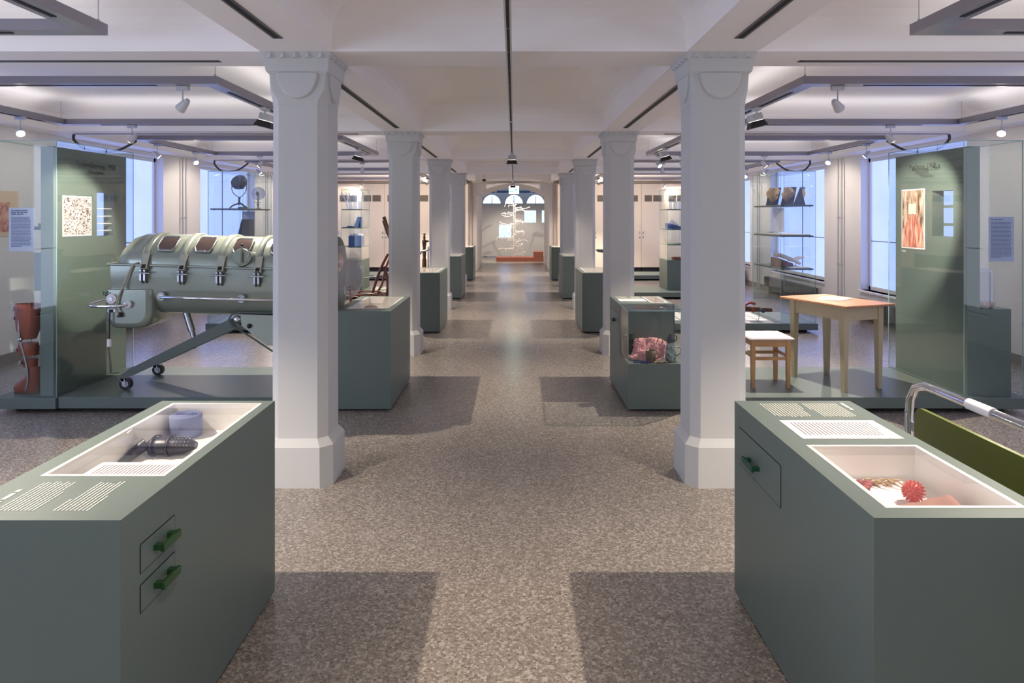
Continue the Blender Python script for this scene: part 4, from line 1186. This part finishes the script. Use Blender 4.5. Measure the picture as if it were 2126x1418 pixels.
# undercarriage
for yy in (5.93, 6.45):
    b = B(); M0 = []
    h0, h1 = Vector((-2.36, yy, .74)), Vector((-3.34, yy, .27))
    dd = (h1-h0).normalized(); nn = Vector((dd.z, 0, -dd.x))
    prof = [(0, .040), (.1, .045), (.95, .032), (1.06, .012)]
    R = []
    for u, hh in prof:
        c_ = h0+(h1-h0)*u
        R.append([c_+nn*hh+Vector((0, -.022, 0)), c_+nn*hh+Vector((0, .022, 0)), c_-nn*hh+Vector((0, .022, 0)), c_-nn*hh+Vector((0, -.022, 0))])
    b.loft(R, smooth=False); obj('leg', b, LUNGD, il)
    b = B(); h1 = Vector((-1.80, yy, .30)); h0_ = Vector((-2.05, yy, .70)); dd = (h1-h0_).normalized(); nn = Vector((dd.z, 0, -dd.x)); R = []
    for u, hh in prof:
        c_ = h0_+(h1-h0_)*u
        R.append([c_+nn*hh+Vector((0, -.022, 0)), c_+nn*hh+Vector((0, .022, 0)), c_-nn*hh+Vector((0, .022, 0)), c_-nn*hh+Vector((0, -.022, 0))])
    b.loft(R, smooth=False); obj('leg', b, LUNGD, il)
    for xc in (-3.375, -1.77):
        yc = yy+.03 if yy < 6.2 else yy+.05
        b = B(); b.cyl((xc, yc, .24), (xc, yc, .28), .012, n=8); b.bbox(xc-.02, xc+.02, yc-.03, yc+.03, .205, .24, .005); b.prism([(xc-.02, .235), (xc+.02, .235), (xc+.035, .18), (xc+.01, .17)], yc-.03, yc-.024, 'y'); b.prism([(xc-.02, .235), (xc+.02, .235), (xc+.035, .18), (xc+.01, .17)], yc+.024, yc+.03, 'y')
        f_ = obj('caster', b, STEEL, il)
        b = B(); b.cyl((xc+.02, yc-.020, PT+.052), (xc+.02, yc+.020, PT+.052), .051, n=24); b.cyl((xc+.02, yc-.022, PT+.052), (xc+.02, yc+.022, PT+.052), .028, n=16, mi=1); obj('wheel', b, [RUBBER, STEEL], f_)
    b = B(); s_ = -1 if yy < 6.2 else 1
    b.prism([(-2.33, .80), (-2.03, .79), (-1.98, .74), (-1.98, .56), (-2.02, .53), (-2.10, .53), (-2.32, .70)], yy-.04, yy+.04, 'y'); hp = obj('hinge_plate', b, LUNG, il)
    b = B(); b.sphere((-2.36, yy+s_*.03, .755), .036, 14, 10); obj('pivot_ball', b, CHROME, hp)
    b = B(); b.sphere((-2.25, yy+s_*.05, .70), .02, 12, 8); obj('knob', b, RUBBER, hp)
    b = B(); b.tube([(-2.40, yy+s_*.045, .80), (-2.43, yy+s_*.045, .755), (-2.40, yy+s_*.045, .70), (-2.30, yy+s_*.045, .645), (-2.05, yy+s_*.045, .48)], .008, 6); b.tube([(-2.40, yy+s_*.045, .80), (-2.33, yy+s_*.045, .815), (-2.0, yy+s_*.045, .81)], .008, 6); obj('edge_band', b, LUNGD, hp)
b = B(); b.tube([(-2.36, 5.93, .755), (-2.36, 6.45, .755)], .022, 10); b.tube([(-2.05, 5.93, .74), (-2.05, 6.45, .74)], .022, 10); b.box(-2.30, -2.1, 5.97, 6.41, .74, .80)
obj('cross_bar', b, LUNGD, il)
b = B(); b.cyl((-2.86, 6.02, .80), (-2.80, 6.0, .64), .030, n=14); b.cyl((-2.80, 6.0, .64), (-2.775, 5.99, .56), .022, n=12); b.cyl((-2.775, 5.99, .56), (-2.76, 5.97, .49), .014, n=10)
obj('support_strut', b, STEEL, il)
# head end disc and clear hood
b = B(); b.lathe([(.01, -.03), (.36, -.03), (.37, 0), (.36, .03), (.01, .03)], n=36, M=Matrix.Translation((-1.58, YCL, 1.10)) @ Matrix.Rotation(PI/2, 4, 'Y') @ Matrix.Scale(.92, 4, Vector((0, 1, 0))))
obj('end_disc', b, LUNGD, il)
PLEX = mat('milky_plastic_hood', L(236, 232, 232), .12, alpha=.30, var=.04, coat=.3)
b = B(); R = []
for i in range(11):
    u = PI/2*i/10; R.append([Vector((-1.56+.235*math.sin(u), YCL+max(.265*math.cos(u), .002)*math.cos(2*PI*k/32), 1.125+max(.262*math.cos(u), .002)*math.sin(2*PI*k/32))) for k in range(32)])
b.loft(R, cap=False)
hd = obj('clear_hood', b, PLEX, il)
b = B(); b.tube([(-1.55, 5.98, .99), (-1.40, 5.98, 1.01), (-1.37, 6.0, 1.01)], .008, 8); b.tube([(-1.55, 5.99, 1.02), (-1.38, 6.0, 1.05)], .006, 8); b.box(-1.455, -1.445, 5.97, 5.99, .97, 1.03); obj('hood_clip', b, STEEL, hd)
b = B(); b.sphere((-1.53, 6.03, 1.24), .085, 18, 12, sc=(.6, 1, 1)); obj('mirror_ball', b, mat('bronze_chrome', L(190, 160, 135), .12, 1.0), il)

# ------------------------------------------------------------ table and stool
def leg_taper(b, x, y, z0, z1, w0, w1, ox=0, oy=0):
    R = []
    for z, w_ in ((z0, w0), (z0+.02, w0), (z1-.12, w1), (z1, w1)):
        h = w_/2; R.append([(x-h, y-h, z), (x+h, y-h, z), (x+h, y+h, z), (x-h, y+h, z)])
    return b.loft(R, smooth=False)
tb = thing('wooden_table', 'worn cream painted table with an orange wooden top on the right platform', 'table', (0, 0, 0))
b = B(); b.bbox(-.275, .275, -.40, .40, .732, .752, .004); obj('tabletop', b, TABTOP, tb)
b = B()
for s_ in (-1, 1):
    b.box(-.20, .20, s_*.30-.011, s_*.30+.011, .61, .732); b.box(s_*.195-.011, s_*.195+.011, -.29, .29, .61, .732)
obj('apron', b, CREAMP, tb)
for sx in (-1, 1):
    for sy in (-1, 1):
        b = B(); leg_taper(b, sx*.195, sy*.295, 0, .732, .038, .056); obj('leg', b, CREAMP, tb)
tb.location = (2.955, 6.22, PT); tb.rotation_euler = (0, 0, math.radians(20))
Mt = Matrix.Translation((2.955, 6.22, PT+.752)) @ Matrix.Rotation(math.radians(20), 4, 'Z')
b = B()
for q, (dx, dy, r) in enumerate(((0, 0, .1), (.03, -.02, -.25))):
    Mq = Mt @ Matrix.Translation((.02+dx, .06+dy, .001+q*.002)) @ Matrix.Rotation(r+.6, 4, 'Z')
    b.box(-.15, .15, -.10, .10, 0, .0015, 0, Mq)
single('paper_sheets', b, PAPER, 'two loose white sheets lying on the orange table top', 'paper')
st = thing('stool', 'light wooden stool with a white speckled seat before the table', 'stool', (2.29, 6.16, PT))
b = B(); b.bbox(2.092, 2.488, 5.965, 6.355, PT+.425, PT+.447, .01)
obj('seat', b, mat('speckled_seat', L(206, 200, 204), .6, var=.15, scale=140, bump=.3, bscale=120), st)
b = B()
for s_ in (-1, 1): b.box(2.12, 2.46, 6.16+s_*.15-.009, 6.16+s_*.15+.009, PT+.365, PT+.425); b.box(2.29+s_*.15-.009, 2.29+s_*.15+.009, 6.01, 6.31, PT+.365, PT+.425)
obj('apron', b, BEECH, st)
for sx in (-1, 1):
    for sy in (-1, 1):
        b = B(); leg_taper(b, 2.29+sx*.155, 6.16+sy*.145, PT, PT+.425, .030, .036); obj('leg', b, BEECH, st)
b = B()
for s_ in (-1, 1): b.box(2.14, 2.44, 6.16+s_*.145-.008, 6.16+s_*.145+.008, PT+.245, PT+.272); b.box(2.29+s_*.155-.008, 2.29+s_*.155+.008, 6.02, 6.30, PT+.265, PT+.29)
obj('stretcher', b, BEECH, st)

# ------------------------------------------------------------ hospital bed end
bf = thing('bed_footboard', 'chrome tube bed end with an olive green board beside the nearest right case', 'bed end', (1.83, 2.2, 0))
b = B(); X = 1.83; zt = .905
b.tube([(X, 3.11, 0), (X, 3.11, .74), (X, 3.10, .82), (X, 3.06, .88), (X, 2.98, zt), (X, 2.85, zt+.002), (X, 1.5, zt), (X, 1.40, .88), (X, 1.36, .82), (X, 1.35, .74), (X, 1.35, 0)], .018, 14)
obj('tube_frame', b, CHROME, bf)
b = B()
for y in (3.11, 1.35): b.cyl((X, y, .755), (X, y, .762), .0195, n=14)
obj('joint_ring', b, STEEL, bf)
b = B(); pr_ = []
y0_, y1_, z0_, z1_ = 1.42, 3.055, .35, .80
for cx_, cz_, a0 in ((y1_-.05, z1_-.05, 0), (y0_+.05, z1_-.05, 90), (y0_+.05, z0_+.05, 180), (y1_-.05, z0_+.05, 270)):
    for i in range(7):
        aa = math.radians(a0+15*i); pr_.append((cx_+.05*math.cos(aa), cz_+.05*math.sin(aa)))
b.prism(pr_, X-.009, X+.009, 'x'); obj('board', b, OLIVE, bf)
b = B()
for y in (3.08, 1.39): b.box(X-.006, X+.006, y-.03, y+.03, .42, .46); b.box(X-.006, X+.006, y-.03, y+.03, .68, .72)
obj('bracket', b, STEEL, bf)
b = B(); b.cyl((X, 2.56, zt+.0015), (X, 2.70, zt+.0015), .0215, n=20)
lb = obj('label_tape', b, PAPER, bf, 'white tape label wrapped round the tube')
b = B(); Mx = Matrix.Translation((X-.0155, 2.685, zt+.010)) @ Matrix.Rotation(-PI/2, 4, 'Z') @ Matrix.Rotation(math.radians(55), 4, 'X')
text(b, 'Klotz A', .022, Mx); obj('lettering', b, INK, lb)

# ------------------------------------------------------------ second bay vitrines with shelves
def shelf(t, sx, y0, y1, z):
    b = B(); xa, xb = sorted((sx*3.80, sx*4.27)); b.bbox(xa+.005, xb-.005, y0+.03, y1-.03, z-.022, z, .003); obj('shelf', b, GREEN, t)
    b = B()
    for x in (xa+.05, xb-.05):
        for y in (y0+.05, y1-.05): b.cyl((x, y, z-.032), (x, y, z-.022), .008, n=8)
    obj('shelf_pin', b, STEEL, t)
V2L = vitrine(-1, 9.62, 10.76, 'second glass vitrine on the left, old lamps on its shelf', False)
V2R = vitrine(1, 9.62, 10.76, 'second glass vitrine on the right, shelves of moulages and tools', False)
for z in (1.755, 1.33): shelf(V2L, -1, 9.62, 10.76, z)
for z in (1.805, 1.372, .905): shelf(V2R, 1, 9.62, 10.76, z)
# sun-ray lamp
lx, ly, lz = -3.98, 9.95, 1.755
GM = mat('grey_lamp_metal', L(112, 110, 114), .35, .7)
t = thing('ray_lamp', 'old round ray lamp on a forked stand on the second left vitrine shelf', 'medical lamp', (lx, ly, lz))
b = B(); Ms = Matrix.Translation((lx+.01, ly, lz+.375)) @ Matrix.Rotation(math.radians(62), 4, 'X')
b.lathe([(.002, -.13), (.03, -.13), (.04, -.10), (.04, -.07), (.085, -.04), (.112, 0), (.115, .03), (.108, .03), (.08, -.02), (.002, -.03)], n=28, M=Ms); obj('reflector', b, GM, t)
b = B(); b.tube([(lx-.10, ly, lz+.39), (lx-.095, ly, lz+.25), (lx-.01, ly, lz+.17), (lx+.03, ly, lz+.17), (lx+.10, ly, lz+.25), (lx+.115, ly, lz+.38)], .006, 8, sub=4); b.cyl((lx+.01, ly, lz+.17), (lx, ly, lz+.05), .018, .014, 10); obj('fork', b, GM, t)
b = B(); b.tube([(lx-.13, ly, lz+.008), (lx-.08, ly, lz+.05), (lx+.02, ly, lz+.08)], .012, 8, sub=3); b.tube([(lx+.10, ly+.06, lz+.008), (lx+.02, ly, lz+.08)], .012, 8); b.box(lx+.0, lx+.10, ly-.03, ly+.03, lz, lz+.025); obj('base', b, GM, t)
fx, fy, fz = -3.86, 10.40, 1.755
FM = mat('pale_fan_metal', L(160, 160, 172), .3, .6)
t = thing('disc_lamp', 'smaller round lamp with clear disc right of the old ray lamp', 'medical lamp', (fx, fy, fz))
b = B(); b.cyl((fx, fy-.01, fz+.235), (fx, fy+.01, fz+.235), .10, n=28); obj('disc', b, glassmat('milky_disc', (.7, .72, .8), .8, .12, .2), t)
b = B(); b.sphere((fx-.01, fy-.03, fz+.235), .03, 12, 8); b.cyl((fx, fy-.02, fz+.22), (fx, fy-.02, fz+.06), .012, n=10); b.sphere((fx+.0, fy-.02, fz+.07), .022, 10, 8); b.box(fx-.06, fx+.05, fy-.03, fy-.01, fz+.095, fz+.105); obj('arm', b, FM, t)
b = B(); b.lathe([(.045, 0), (.045, .012), (.012, .02), (.012, .06), (.002, .06)], (fx, fy-.02, fz), 16); obj('base', b, FM, t)
t = thing('slanted_stand', 'grey slanted board stand on the lower shelf of the second left vitrine', 'stand', (-3.88, 10.0, 1.33))
b = B(); b.prism([(-4.0, 1.33), (-3.84, 1.33), (-3.84, 1.59), (-3.93, 1.59)], 9.95, 9.965, 'y'); b.prism([(-4.0, 1.33), (-3.985, 1.33), (-3.915, 1.60), (-3.93, 1.60)], 9.93, 10.12, 'y'); b.prism([(-3.83, 1.33), (-3.815, 1.33), (-3.825, 1.60), (-3.84, 1.60)], 9.93, 10.12, 'y'); obj('board', b, GREYB, t)
b = B(); b.box(-4.23, -4.03, 10.70, 10.702, 1.36, 1.72)
single('back_info_sheet', b, TP, 'pale text panel at the back of the second left vitrine', 'text panel')
b = B(); b.box(4.05, 4.22, 10.60, 10.602, 1.40, 1.77)
single('back_info_sheet', b, PAPER, 'white text panel at the back of the second right vitrine', 'text panel')
# moulages (wax casts) on slanted boards, top shelf right
def moulage(cx, cy, label, bm, tilt, seed, sc=1.0):
    t = thing('wax_moulage', label, 'wax cast', (cx, cy, 1.805), 'wax casts on the top shelf')
    M = Matrix.Translation((cx, cy, 1.805)) @ Matrix.Rotation(tilt, 4, 'Y')
    h = abs(math.sin(tilt))*.0+.0
    b = B(); b.box(-.008, .008, -.09, .09, .004, .29, 0, M); obj('board', b, bm, t)
    b = B(); r = random.Random(seed); R = []
    s_ = 1 if tilt < 0 else -1
    s_ = -1
    for i in range(12):
        u = i/11; row = []
        for k in range(20):
            a = 2*PI*k/20
            rr = .085*math.cos(u*PI/2)**.55*(1+.14*math.sin(3*a+seed)+.08*math.sin(5*a+seed*2))*sc
            q = .075*math.sin(u*PI/2)*(1+.2*math.sin(4*a+seed)*(1-u))*sc
            row.append(M @ Vector((s_*(.008+q), rr*math.cos(a)*.85, .17+rr*math.sin(a)*1.05)))
        R.append(row)
    b.loft(R)
    for i in range(14):
        a = r.uniform(0, 2*PI); rr = r.uniform(.02, .07)*sc
        b.sphere(M @ Vector((s_*(.05), rr*math.cos(a), .17+rr*math.sin(a))), r.uniform(.01, .02)*sc, 8, 6)
    obj('cast', b, WAX, t)
    t.rotation_euler = (0, 0, .75)
    return t
moulage(3.90, 10.25, 'pale rose shaped wax cast on a blue board, leftmost on the top shelf', BLUEP, .42, 1, 1.25)
moulage(4.02, 9.98, 'yellowish ear shaped wax cast on a dark board in the middle of the top shelf', GREYB, .42, 5, 1.2)
t = moulage(4.15, 9.80, 'wax cast on the far side of a grey board, rightmost on the top shelf', GREYB, -.42, 9, .8)
t.rotation_euler = (0, 0, PI-.6)
t.location = (4.15, 10.0, 1.805)
b = B(); b.prism([(4.02, 1.806), (4.19, 1.806), (4.12, 2.06)], 9.74, 9.76, 'y'); single('grey_wedge_stand', b, GREYB, 'grey triangular stand at the front of the top shelf', 'stand')
# middle shelf: white tray
b = B(); b.bbox(3.83, 4.25, 9.70, 10.6, 1.373, 1.385, .003)
single('white_tray', b, PAPER, 'long white tray on the middle shelf of the second right vitrine', 'tray')
b = B()
for i in range(3): b.tube([(3.85+.03*i, 10.3, 1.39), (3.88+.03*i, 10.25, 1.41), (3.91+.03*i, 10.3, 1.39)], .004, 6, sub=3)
single('glass_hooks', b, STEEL, 'little curved glass hooks at the left end of the white tray', 'instruments')
# lower shelf: prosthetic forearm on a box, books
t = thing('plaster_splint', 'long white splint resting on a brown box on the lower shelf', 'splint', (3.95, 10.0, .905))
b = B(); b.tube([(3.86, 10.05, 1.085), (3.93, 9.98, 1.07), (4.06, 9.80, 1.005), (4.12, 9.74, .96)], [.035, .022], 12, sub=4); obj('splint', b, PAPER, t)
b = B(); b.prism([(3.85, .906), (4.06, .906), (4.06, .96), (3.85, 1.04)], 9.85, 10.15, 'y'); obj('box', b, mat('brown_box', L(130, 92, 76), .6), t)
b = B(); b.bbox(3.96, 4.24, 9.68, 9.95, .906, .916, .003)
single('papers', b, PAPER, 'loose papers at the front of the lower shelf', 'papers')
t = thing('tilted_book', 'open white book tilted up at the right of the lower shelf', 'book', (4.15, 9.95, .906))
Mb = Matrix.Translation((4.15, 9.98, 1.02)) @ Matrix.Rotation(-.35, 4, 'Y')
b = B(); b.box(-.09, .09, -.10, .10, -.006, .006, 0, Mb); obj('pages', b, PAPER, t)
b = B(); b.cyl((4.15, 9.98, .906), (4.15, 9.98, 1.01), .006, n=8); obj('stand', b, STEEL, t)
# wooden arm prosthesis on the second right platform
t = thing('wooden_prosthesis', 'brown wooden and leather arm prosthesis on wire stands on the second right platform', 'prosthesis', (3.4, 9.8, PT))
b = B(); b.tube([(2.9, 9.9, .33), (3.1, 9.88, .32), (3.35, 9.85, .31), (3.55, 9.83, .30), (3.74, 9.82, .295)], [.055, .026], 12, sub=3); obj('arm', b, WOODD, t)
b = B(); b.tube([(3.35, 9.82, .36), (3.42, 9.81, .40), (3.50, 9.82, .38)], .018, 8, sub=3); b.sphere((3.47, 9.83, .30), .045, 12, 8, sc=(.7, 1, 1)); obj('joint', b, LEATH, t)
b = B(); b.cyl((3.60, 9.77, .295), (3.60, 9.87, .295), .036, n=14); obj('cuff', b, mat('blue_grey_cuff', L(60, 70, 86), .5), t)
b = B()
for x in (3.0, 3.55): b.tube([(x, 9.86, .30), (x+.015, 9.84, .22), (x, 9.84, PT)], .004, 6, sub=3)
obj('wire_stand', b, STEEL, t)
# second left platform: bentwood frame
t = thing('bentwood_frame', 'red brown bentwood frame chair on the second left platform', 'bentwood chair', (-2.4, 10.1, PT))
def path(pts, d, r, name='rod', sub=5, m=None):
    b = B(); b.tube([PX(x, y, d) if len(q) == 0 else PX(x, y, q[0]) for x, y, *q in pts], r, 8, sub=sub); obj(name, b, m or WOODB, t)
d = 9.9
path([(806, 527), (795, 548), (783, 578), (773, 610), (768, 630), (762, 664)], d, .020, 'back_leg')
path([(809, 535), (800, 560), (793, 590), (786, 606), (782, 653)], 10.4, .017, 'back_leg')
path([(798, 553), (804, 575), (805, 600), (800, 625), (792, 646)], d, .022, 'rocker')
path([(703, 600), (712, 604), (724, 610), (740, 612), (765, 611), (780, 612), (790, 620), (796, 635)], 9.7, .014, 'side_rail')
path([(703, 591), (716, 594), (728, 600), (741, 606), (755, 604), (775, 604), (790, 606), (800, 618)], 10.3, .012, 'side_rail')
path([(703, 607), (720, 614), (745, 618), (770, 630)], 9.8, .012, 'cross_rail')
path([(726, 590), (726, 600), (728, 618), (728, 668)], 9.7, .017, 'front_leg', 2)
path([(743, 583), (744, 600), (744, 653)], 10.4, .016, 'front_leg', 2)
path([(750, 578), (770, 575), (785, 573)], 10.0, .006, 'thin_bar', 2, STEEL)
# leather paddles hanging at the column
t = thing('wooden_crutch', 'brown wooden crutch blades beside the second left column', 'crutch', (-2.3, 11.6, PT))
b = B(); b.tube([PX(797, 450, 11.5), PX(803, 468, 11.5), PX(809, 486, 11.5), PX(812, 530, 11.5), PX(814, 600, 11.5), PX(812, 651, 11.5)], [.030, .016], 8, sub=3); obj('blade', b, WOODD, t)
b = B(); b.tube([PX(796, 458, 11.6), PX(803, 480, 11.6), PX(810, 500, 11.6)], [.024, .014], 8, sub=3); obj('blade', b, WOODD, t)
# carved post and armchair behind the third left case
t = thing('carved_post', 'dark carved wooden post behind the third left case', 'carved post', tuple(PX(882, 582, 14.2)))
b = B(); c_ = PX(881, 582, 14.2); pz = lambda y: PX(881, y, 14.2).z
b.lathe([(.05, .135), (.05, pz(585)), (.045, pz(540)), (.03, pz(535)), (.045, pz(522)), (.03, pz(515)), (.042, pz(508)), (.05, pz(500)), (.02, pz(497)), (.03, pz(492)), (.015, pz(490)), (.03, pz(485)), (.002, pz(484))], (c_.x, c_.y, 0), 14)
b.box(c_.x, c_.x+.09, c_.y-.02, c_.y+.02, pz(503), pz(499)); obj('post', b, WOODD, t)
t = thing('metal_armrest', 'grey bent metal armrest on a thin post behind the third left case', 'armrest', tuple(PX(892, 582, 14.0)))
b = B(); b.tube([PX(872, 528, 14), PX(876, 522, 14), (PX(884, 520, 14)), PX(893, 517, 14), PX(895, 512, 14)], .018, 8, sub=3); c_ = PX(889, 512, 14); b.cyl((c_.x, 14, PT), (c_.x, 14, c_.z), .014, n=8); obj('arm', b, STEEL, t)

# ------------------------------------------------------------ third bay small shelf cases
def smallcase(x0, x1, label, shelves):
    t = thing('shelf_vitrine', label, 'vitrine', ((x0+x1)/2, 14.4, PT), 'distant glass shelf cases')
    b = B(); b.bbox(x0, x1, 13.86, 14.6, PT, .75, .003); obj('plinth', b, GREEN, t)
    Z = 2.19
    gpane(x0, x1, 13.86, 13.868, .75, Z, t); gpane(x0, x1, 14.592, 14.60, .75, Z, t)
    gpane(x0, x0+.008, 13.868, 14.592, .75, Z, t); gpane(x1-.008, x1, 13.868, 14.592, .75, Z, t)
    gpane(x0, x1, 13.86, 14.6, Z, Z+.008, t)
    for z in shelves:
        b = B(); b.bbox(x0+.01, x1-.01, 13.88, 14.58, z-.02, z, .003); obj('shelf', b, GREEN, t)
    return t
smallcase(-3.48, -3.06, 'distant glass shelf case on the left with glass tubes and blue box', (1.787, 1.415, 1.02))
smallcase(3.14, 3.58, 'distant glass shelf case on the right with bottles and blue wedge', (1.787, 1.38, 1.07))
tubeg = glassmat('tube_glass', (.86, .88, .95), .9, .25, .05)
for i in range(7):
    x = -3.42+.045*i; tz = 1.787
    b = B(); b.tube([(x+.04, 14.0+.04*(i % 2), tz+.003), (x+.02*(i-3)/2+.02, 14.0+.04*(i % 2), tz+.2), (x+.03*(i-3), 14.0+.04*(i % 2), tz+.34)], .018, 8, sub=2)
    single('glass_tube', b, tubeg, '%s glass tube from the left on the top shelf of the distant left case' % ['first','second','third','fourth','fifth','sixth','seventh'][i], 'glass tube', 'glass tubes in the distant left case')
b = B(); b.prism([(-3.24, 1.416), (-3.10, 1.416), (-3.10, 1.63), (-3.16, 1.63)], 13.92, 14.1, 'y')
single('blue_wedge_stand', b, BLUEP, 'blue wedge stand on the middle shelf of the distant left case', 'stand')
b = B(); b.bbox(-3.38, -3.27, 13.95, 14.05, 1.416, 1.44, .003)
single('blue_tray', b, BLUEP, 'small blue tray on the middle shelf of the distant left case', 'tray')
t = thing('blue_box', 'blue box with white packets on the lower shelf of the distant left case', 'box', (-3.2, 14.05, 1.02))
b = B(); b.bbox(-3.34, -3.08, 13.90, 14.2, 1.021, 1.24, .004); obj('body', b, BLUEP, t)
b = B()
for i in range(5): b.bbox(-3.33+.05*i, -3.29+.05*i, 13.95, 14.15, 1.24, 1.27+.01*(i % 2), .004)
obj('packets', b, PAPER, t)
for i, (x, y, s_) in enumerate(((3.24, 14.0, 1), (3.33, 13.95, 1.2), (3.42, 14.0, .9), (3.50, 13.96, 1.1))):
    b = B(); b.lathe([(.03*s_, 0), (.032*s_, .01), (.032*s_, .13*s_), (.012*s_, .17*s_), (.014*s_, .2*s_), (.004, .2*s_)], (x, y, 1.787), 14)
    bo = single('glass_bottle', b, tubeg, ['leftmost clear bottle on the top shelf of the distant right case', 'second clear bottle from the left in the distant right case', 'third clear bottle from the left in the distant right case', 'rightmost clear bottle in the distant right case'][i], 'bottle', 'bottles in the distant right case')
    b = B(); b.cyl((x, y, 1.787+.2*s_), (x, y, 1.787+.225*s_), .015*s_, n=10); obj('stopper', b, mat('stopper_dark', L(80, 70, 72), .5) if i == 0 else bpy.data.materials['stopper_dark'], bo)
t = thing('blue_slope', 'blue sloping stand with a white wedge in the distant right case', 'stand', (3.3, 14.0, 1.381))
b = B(); b.prism([(3.17, 1.381), (3.52, 1.381), (3.52, 1.41), (3.17, 1.50)], 13.92, 14.2, 'y'); obj('slope', b, BLUEP, t)
b = B(); b.prism([(3.20, 1.497), (3.40, 1.446), (3.42, 1.46), (3.28, 1.56)], 13.98, 14.1, 'y'); obj('wedge', b, PAPER, t)
b = B(); b.lathe([(.10, 0), (.115, .01), (.115, .045), (.09, .05), (.002, .05)], (3.40, 14.1, .75), 24)
single('brown_dish', b, LEATH, 'round red brown dish on the plinth in the distant right case', 'dish')
b = B(); Mq = Matrix.Translation((3.22, 14.3, 1.071)) @ Matrix.Rotation(-.3, 4, 'Y'); b.box(-.004, .004, -.05, .05, 0, .13, 0, Mq)
single('leaning_card', b, mat('tan_card', L(190, 170, 140), .7), 'small tan card leaning on the lowest shelf of the distant right case', 'card')
# tray table with cup behind third right column
t = thing('tray_table', 'small round green tray table between the right columns', 'table', tuple(Vector((1.98, 14.1, PT))))
b = B(); b.lathe([(.02, PT), (.16, PT), (.16, PT+.015), (.03, PT+.03), (.03, .90), (.002, .90)], (1.98, 14.1, 0), 20); obj('pedestal', b, GREEN, t)
b = B(); b.lathe([(.03, .88), (.22, .90), (.26, .94), (.26, .955), (.002, .955)], (1.98, 14.1, 0), 28); obj('top', b, GREEN, t)
b = B(); b.lathe([(.04, 0), (.055, .01), (.06, .14), (.054, .14), (.05, .02)], (1.93, 14.05, .955), 18); single('white_cup', b, PAPER, 'white cup standing on the green tray table', 'cup')
b = B(); b.lathe([(.03, 0), (.03, .05), (.02, .06), (.002, .06)], (2.03, 14.0, .955), 14); single('yellow_pot', b, mat('mustard', L(200, 160, 50), .5), 'little yellow pot on the green tray table', 'pot')

# ------------------------------------------------------------ far room: model on a terracotta base
MY = 24.9
t = thing('model_base', 'long terracotta red base with a raised block at its right end', 'pedestal', (0, MY, 0))
a = PX(1030, 543, 24.6); c_ = PX(1128, 533, 24.6); k_ = PX(1108, 522, 24.6)
b = B(); b.bbox(a.x, c_.x, 24.6, 25.3, .0, .155, .006); obj('plank', b, BRICK, t)
b = B(); b.bbox(k_.x, c_.x, 24.6, 25.3, .155, .36, .006); obj('block', b, BRICK, t)
t = thing('molecule_model', 'tall airy model of thin white rods standing on the terracotta base', 'model', (0.03, MY, .155))
cx = PX(1068, 0, MY).x
WH = mat('white_rod', L(244, 240, 236), .3, emis=(1, .97, .93, 1), es=0.0)
for dx in (-.03, .03):
    b = B(); b.cyl((cx+dx, MY, .155), (cx+dx, MY, 2.12), .006, n=6); obj('pole', b, WH, t)
r_ = random.Random(11)
for i in range(46):
    z = .25+1.85*i/46; a_ = i*.62
    R1 = (.12+.38*abs(math.sin(i*.9+.5)))
    p0 = Vector((cx, MY, z)); p1 = p0+Vector((math.cos(a_)*R1, math.sin(a_)*R1*.8, r_.uniform(-.06, .08)))
    p2 = p1+Vector((r_.uniform(-.16, .16), r_.uniform(-.1, .1), r_.uniform(-.08, .08)))
    b = B(); b.cyl(p0, p1, .007, n=5); b.cyl(p1, p2, .009, n=5)
    if i % 3 == 0: p3 = p2+Vector((r_.uniform(-.08, .08), 0, -.12)); b.cyl(p2, p3, .006, n=5)
    b.sphere(p1, .014, 6, 4)
    obj('rod', b, WH, t)
for z in (.45, .75, 1.0, 1.35):
    b = B(); n = 12
    pts = [(cx+.30*math.cos(2*PI*i/n)*(1 if z < 1 else .6), MY+.26*math.sin(2*PI*i/n), z+.02*math.sin(i*2)) for i in range(9)]
    b.tube(pts, .007, 5); obj('ring', b, WH, t)
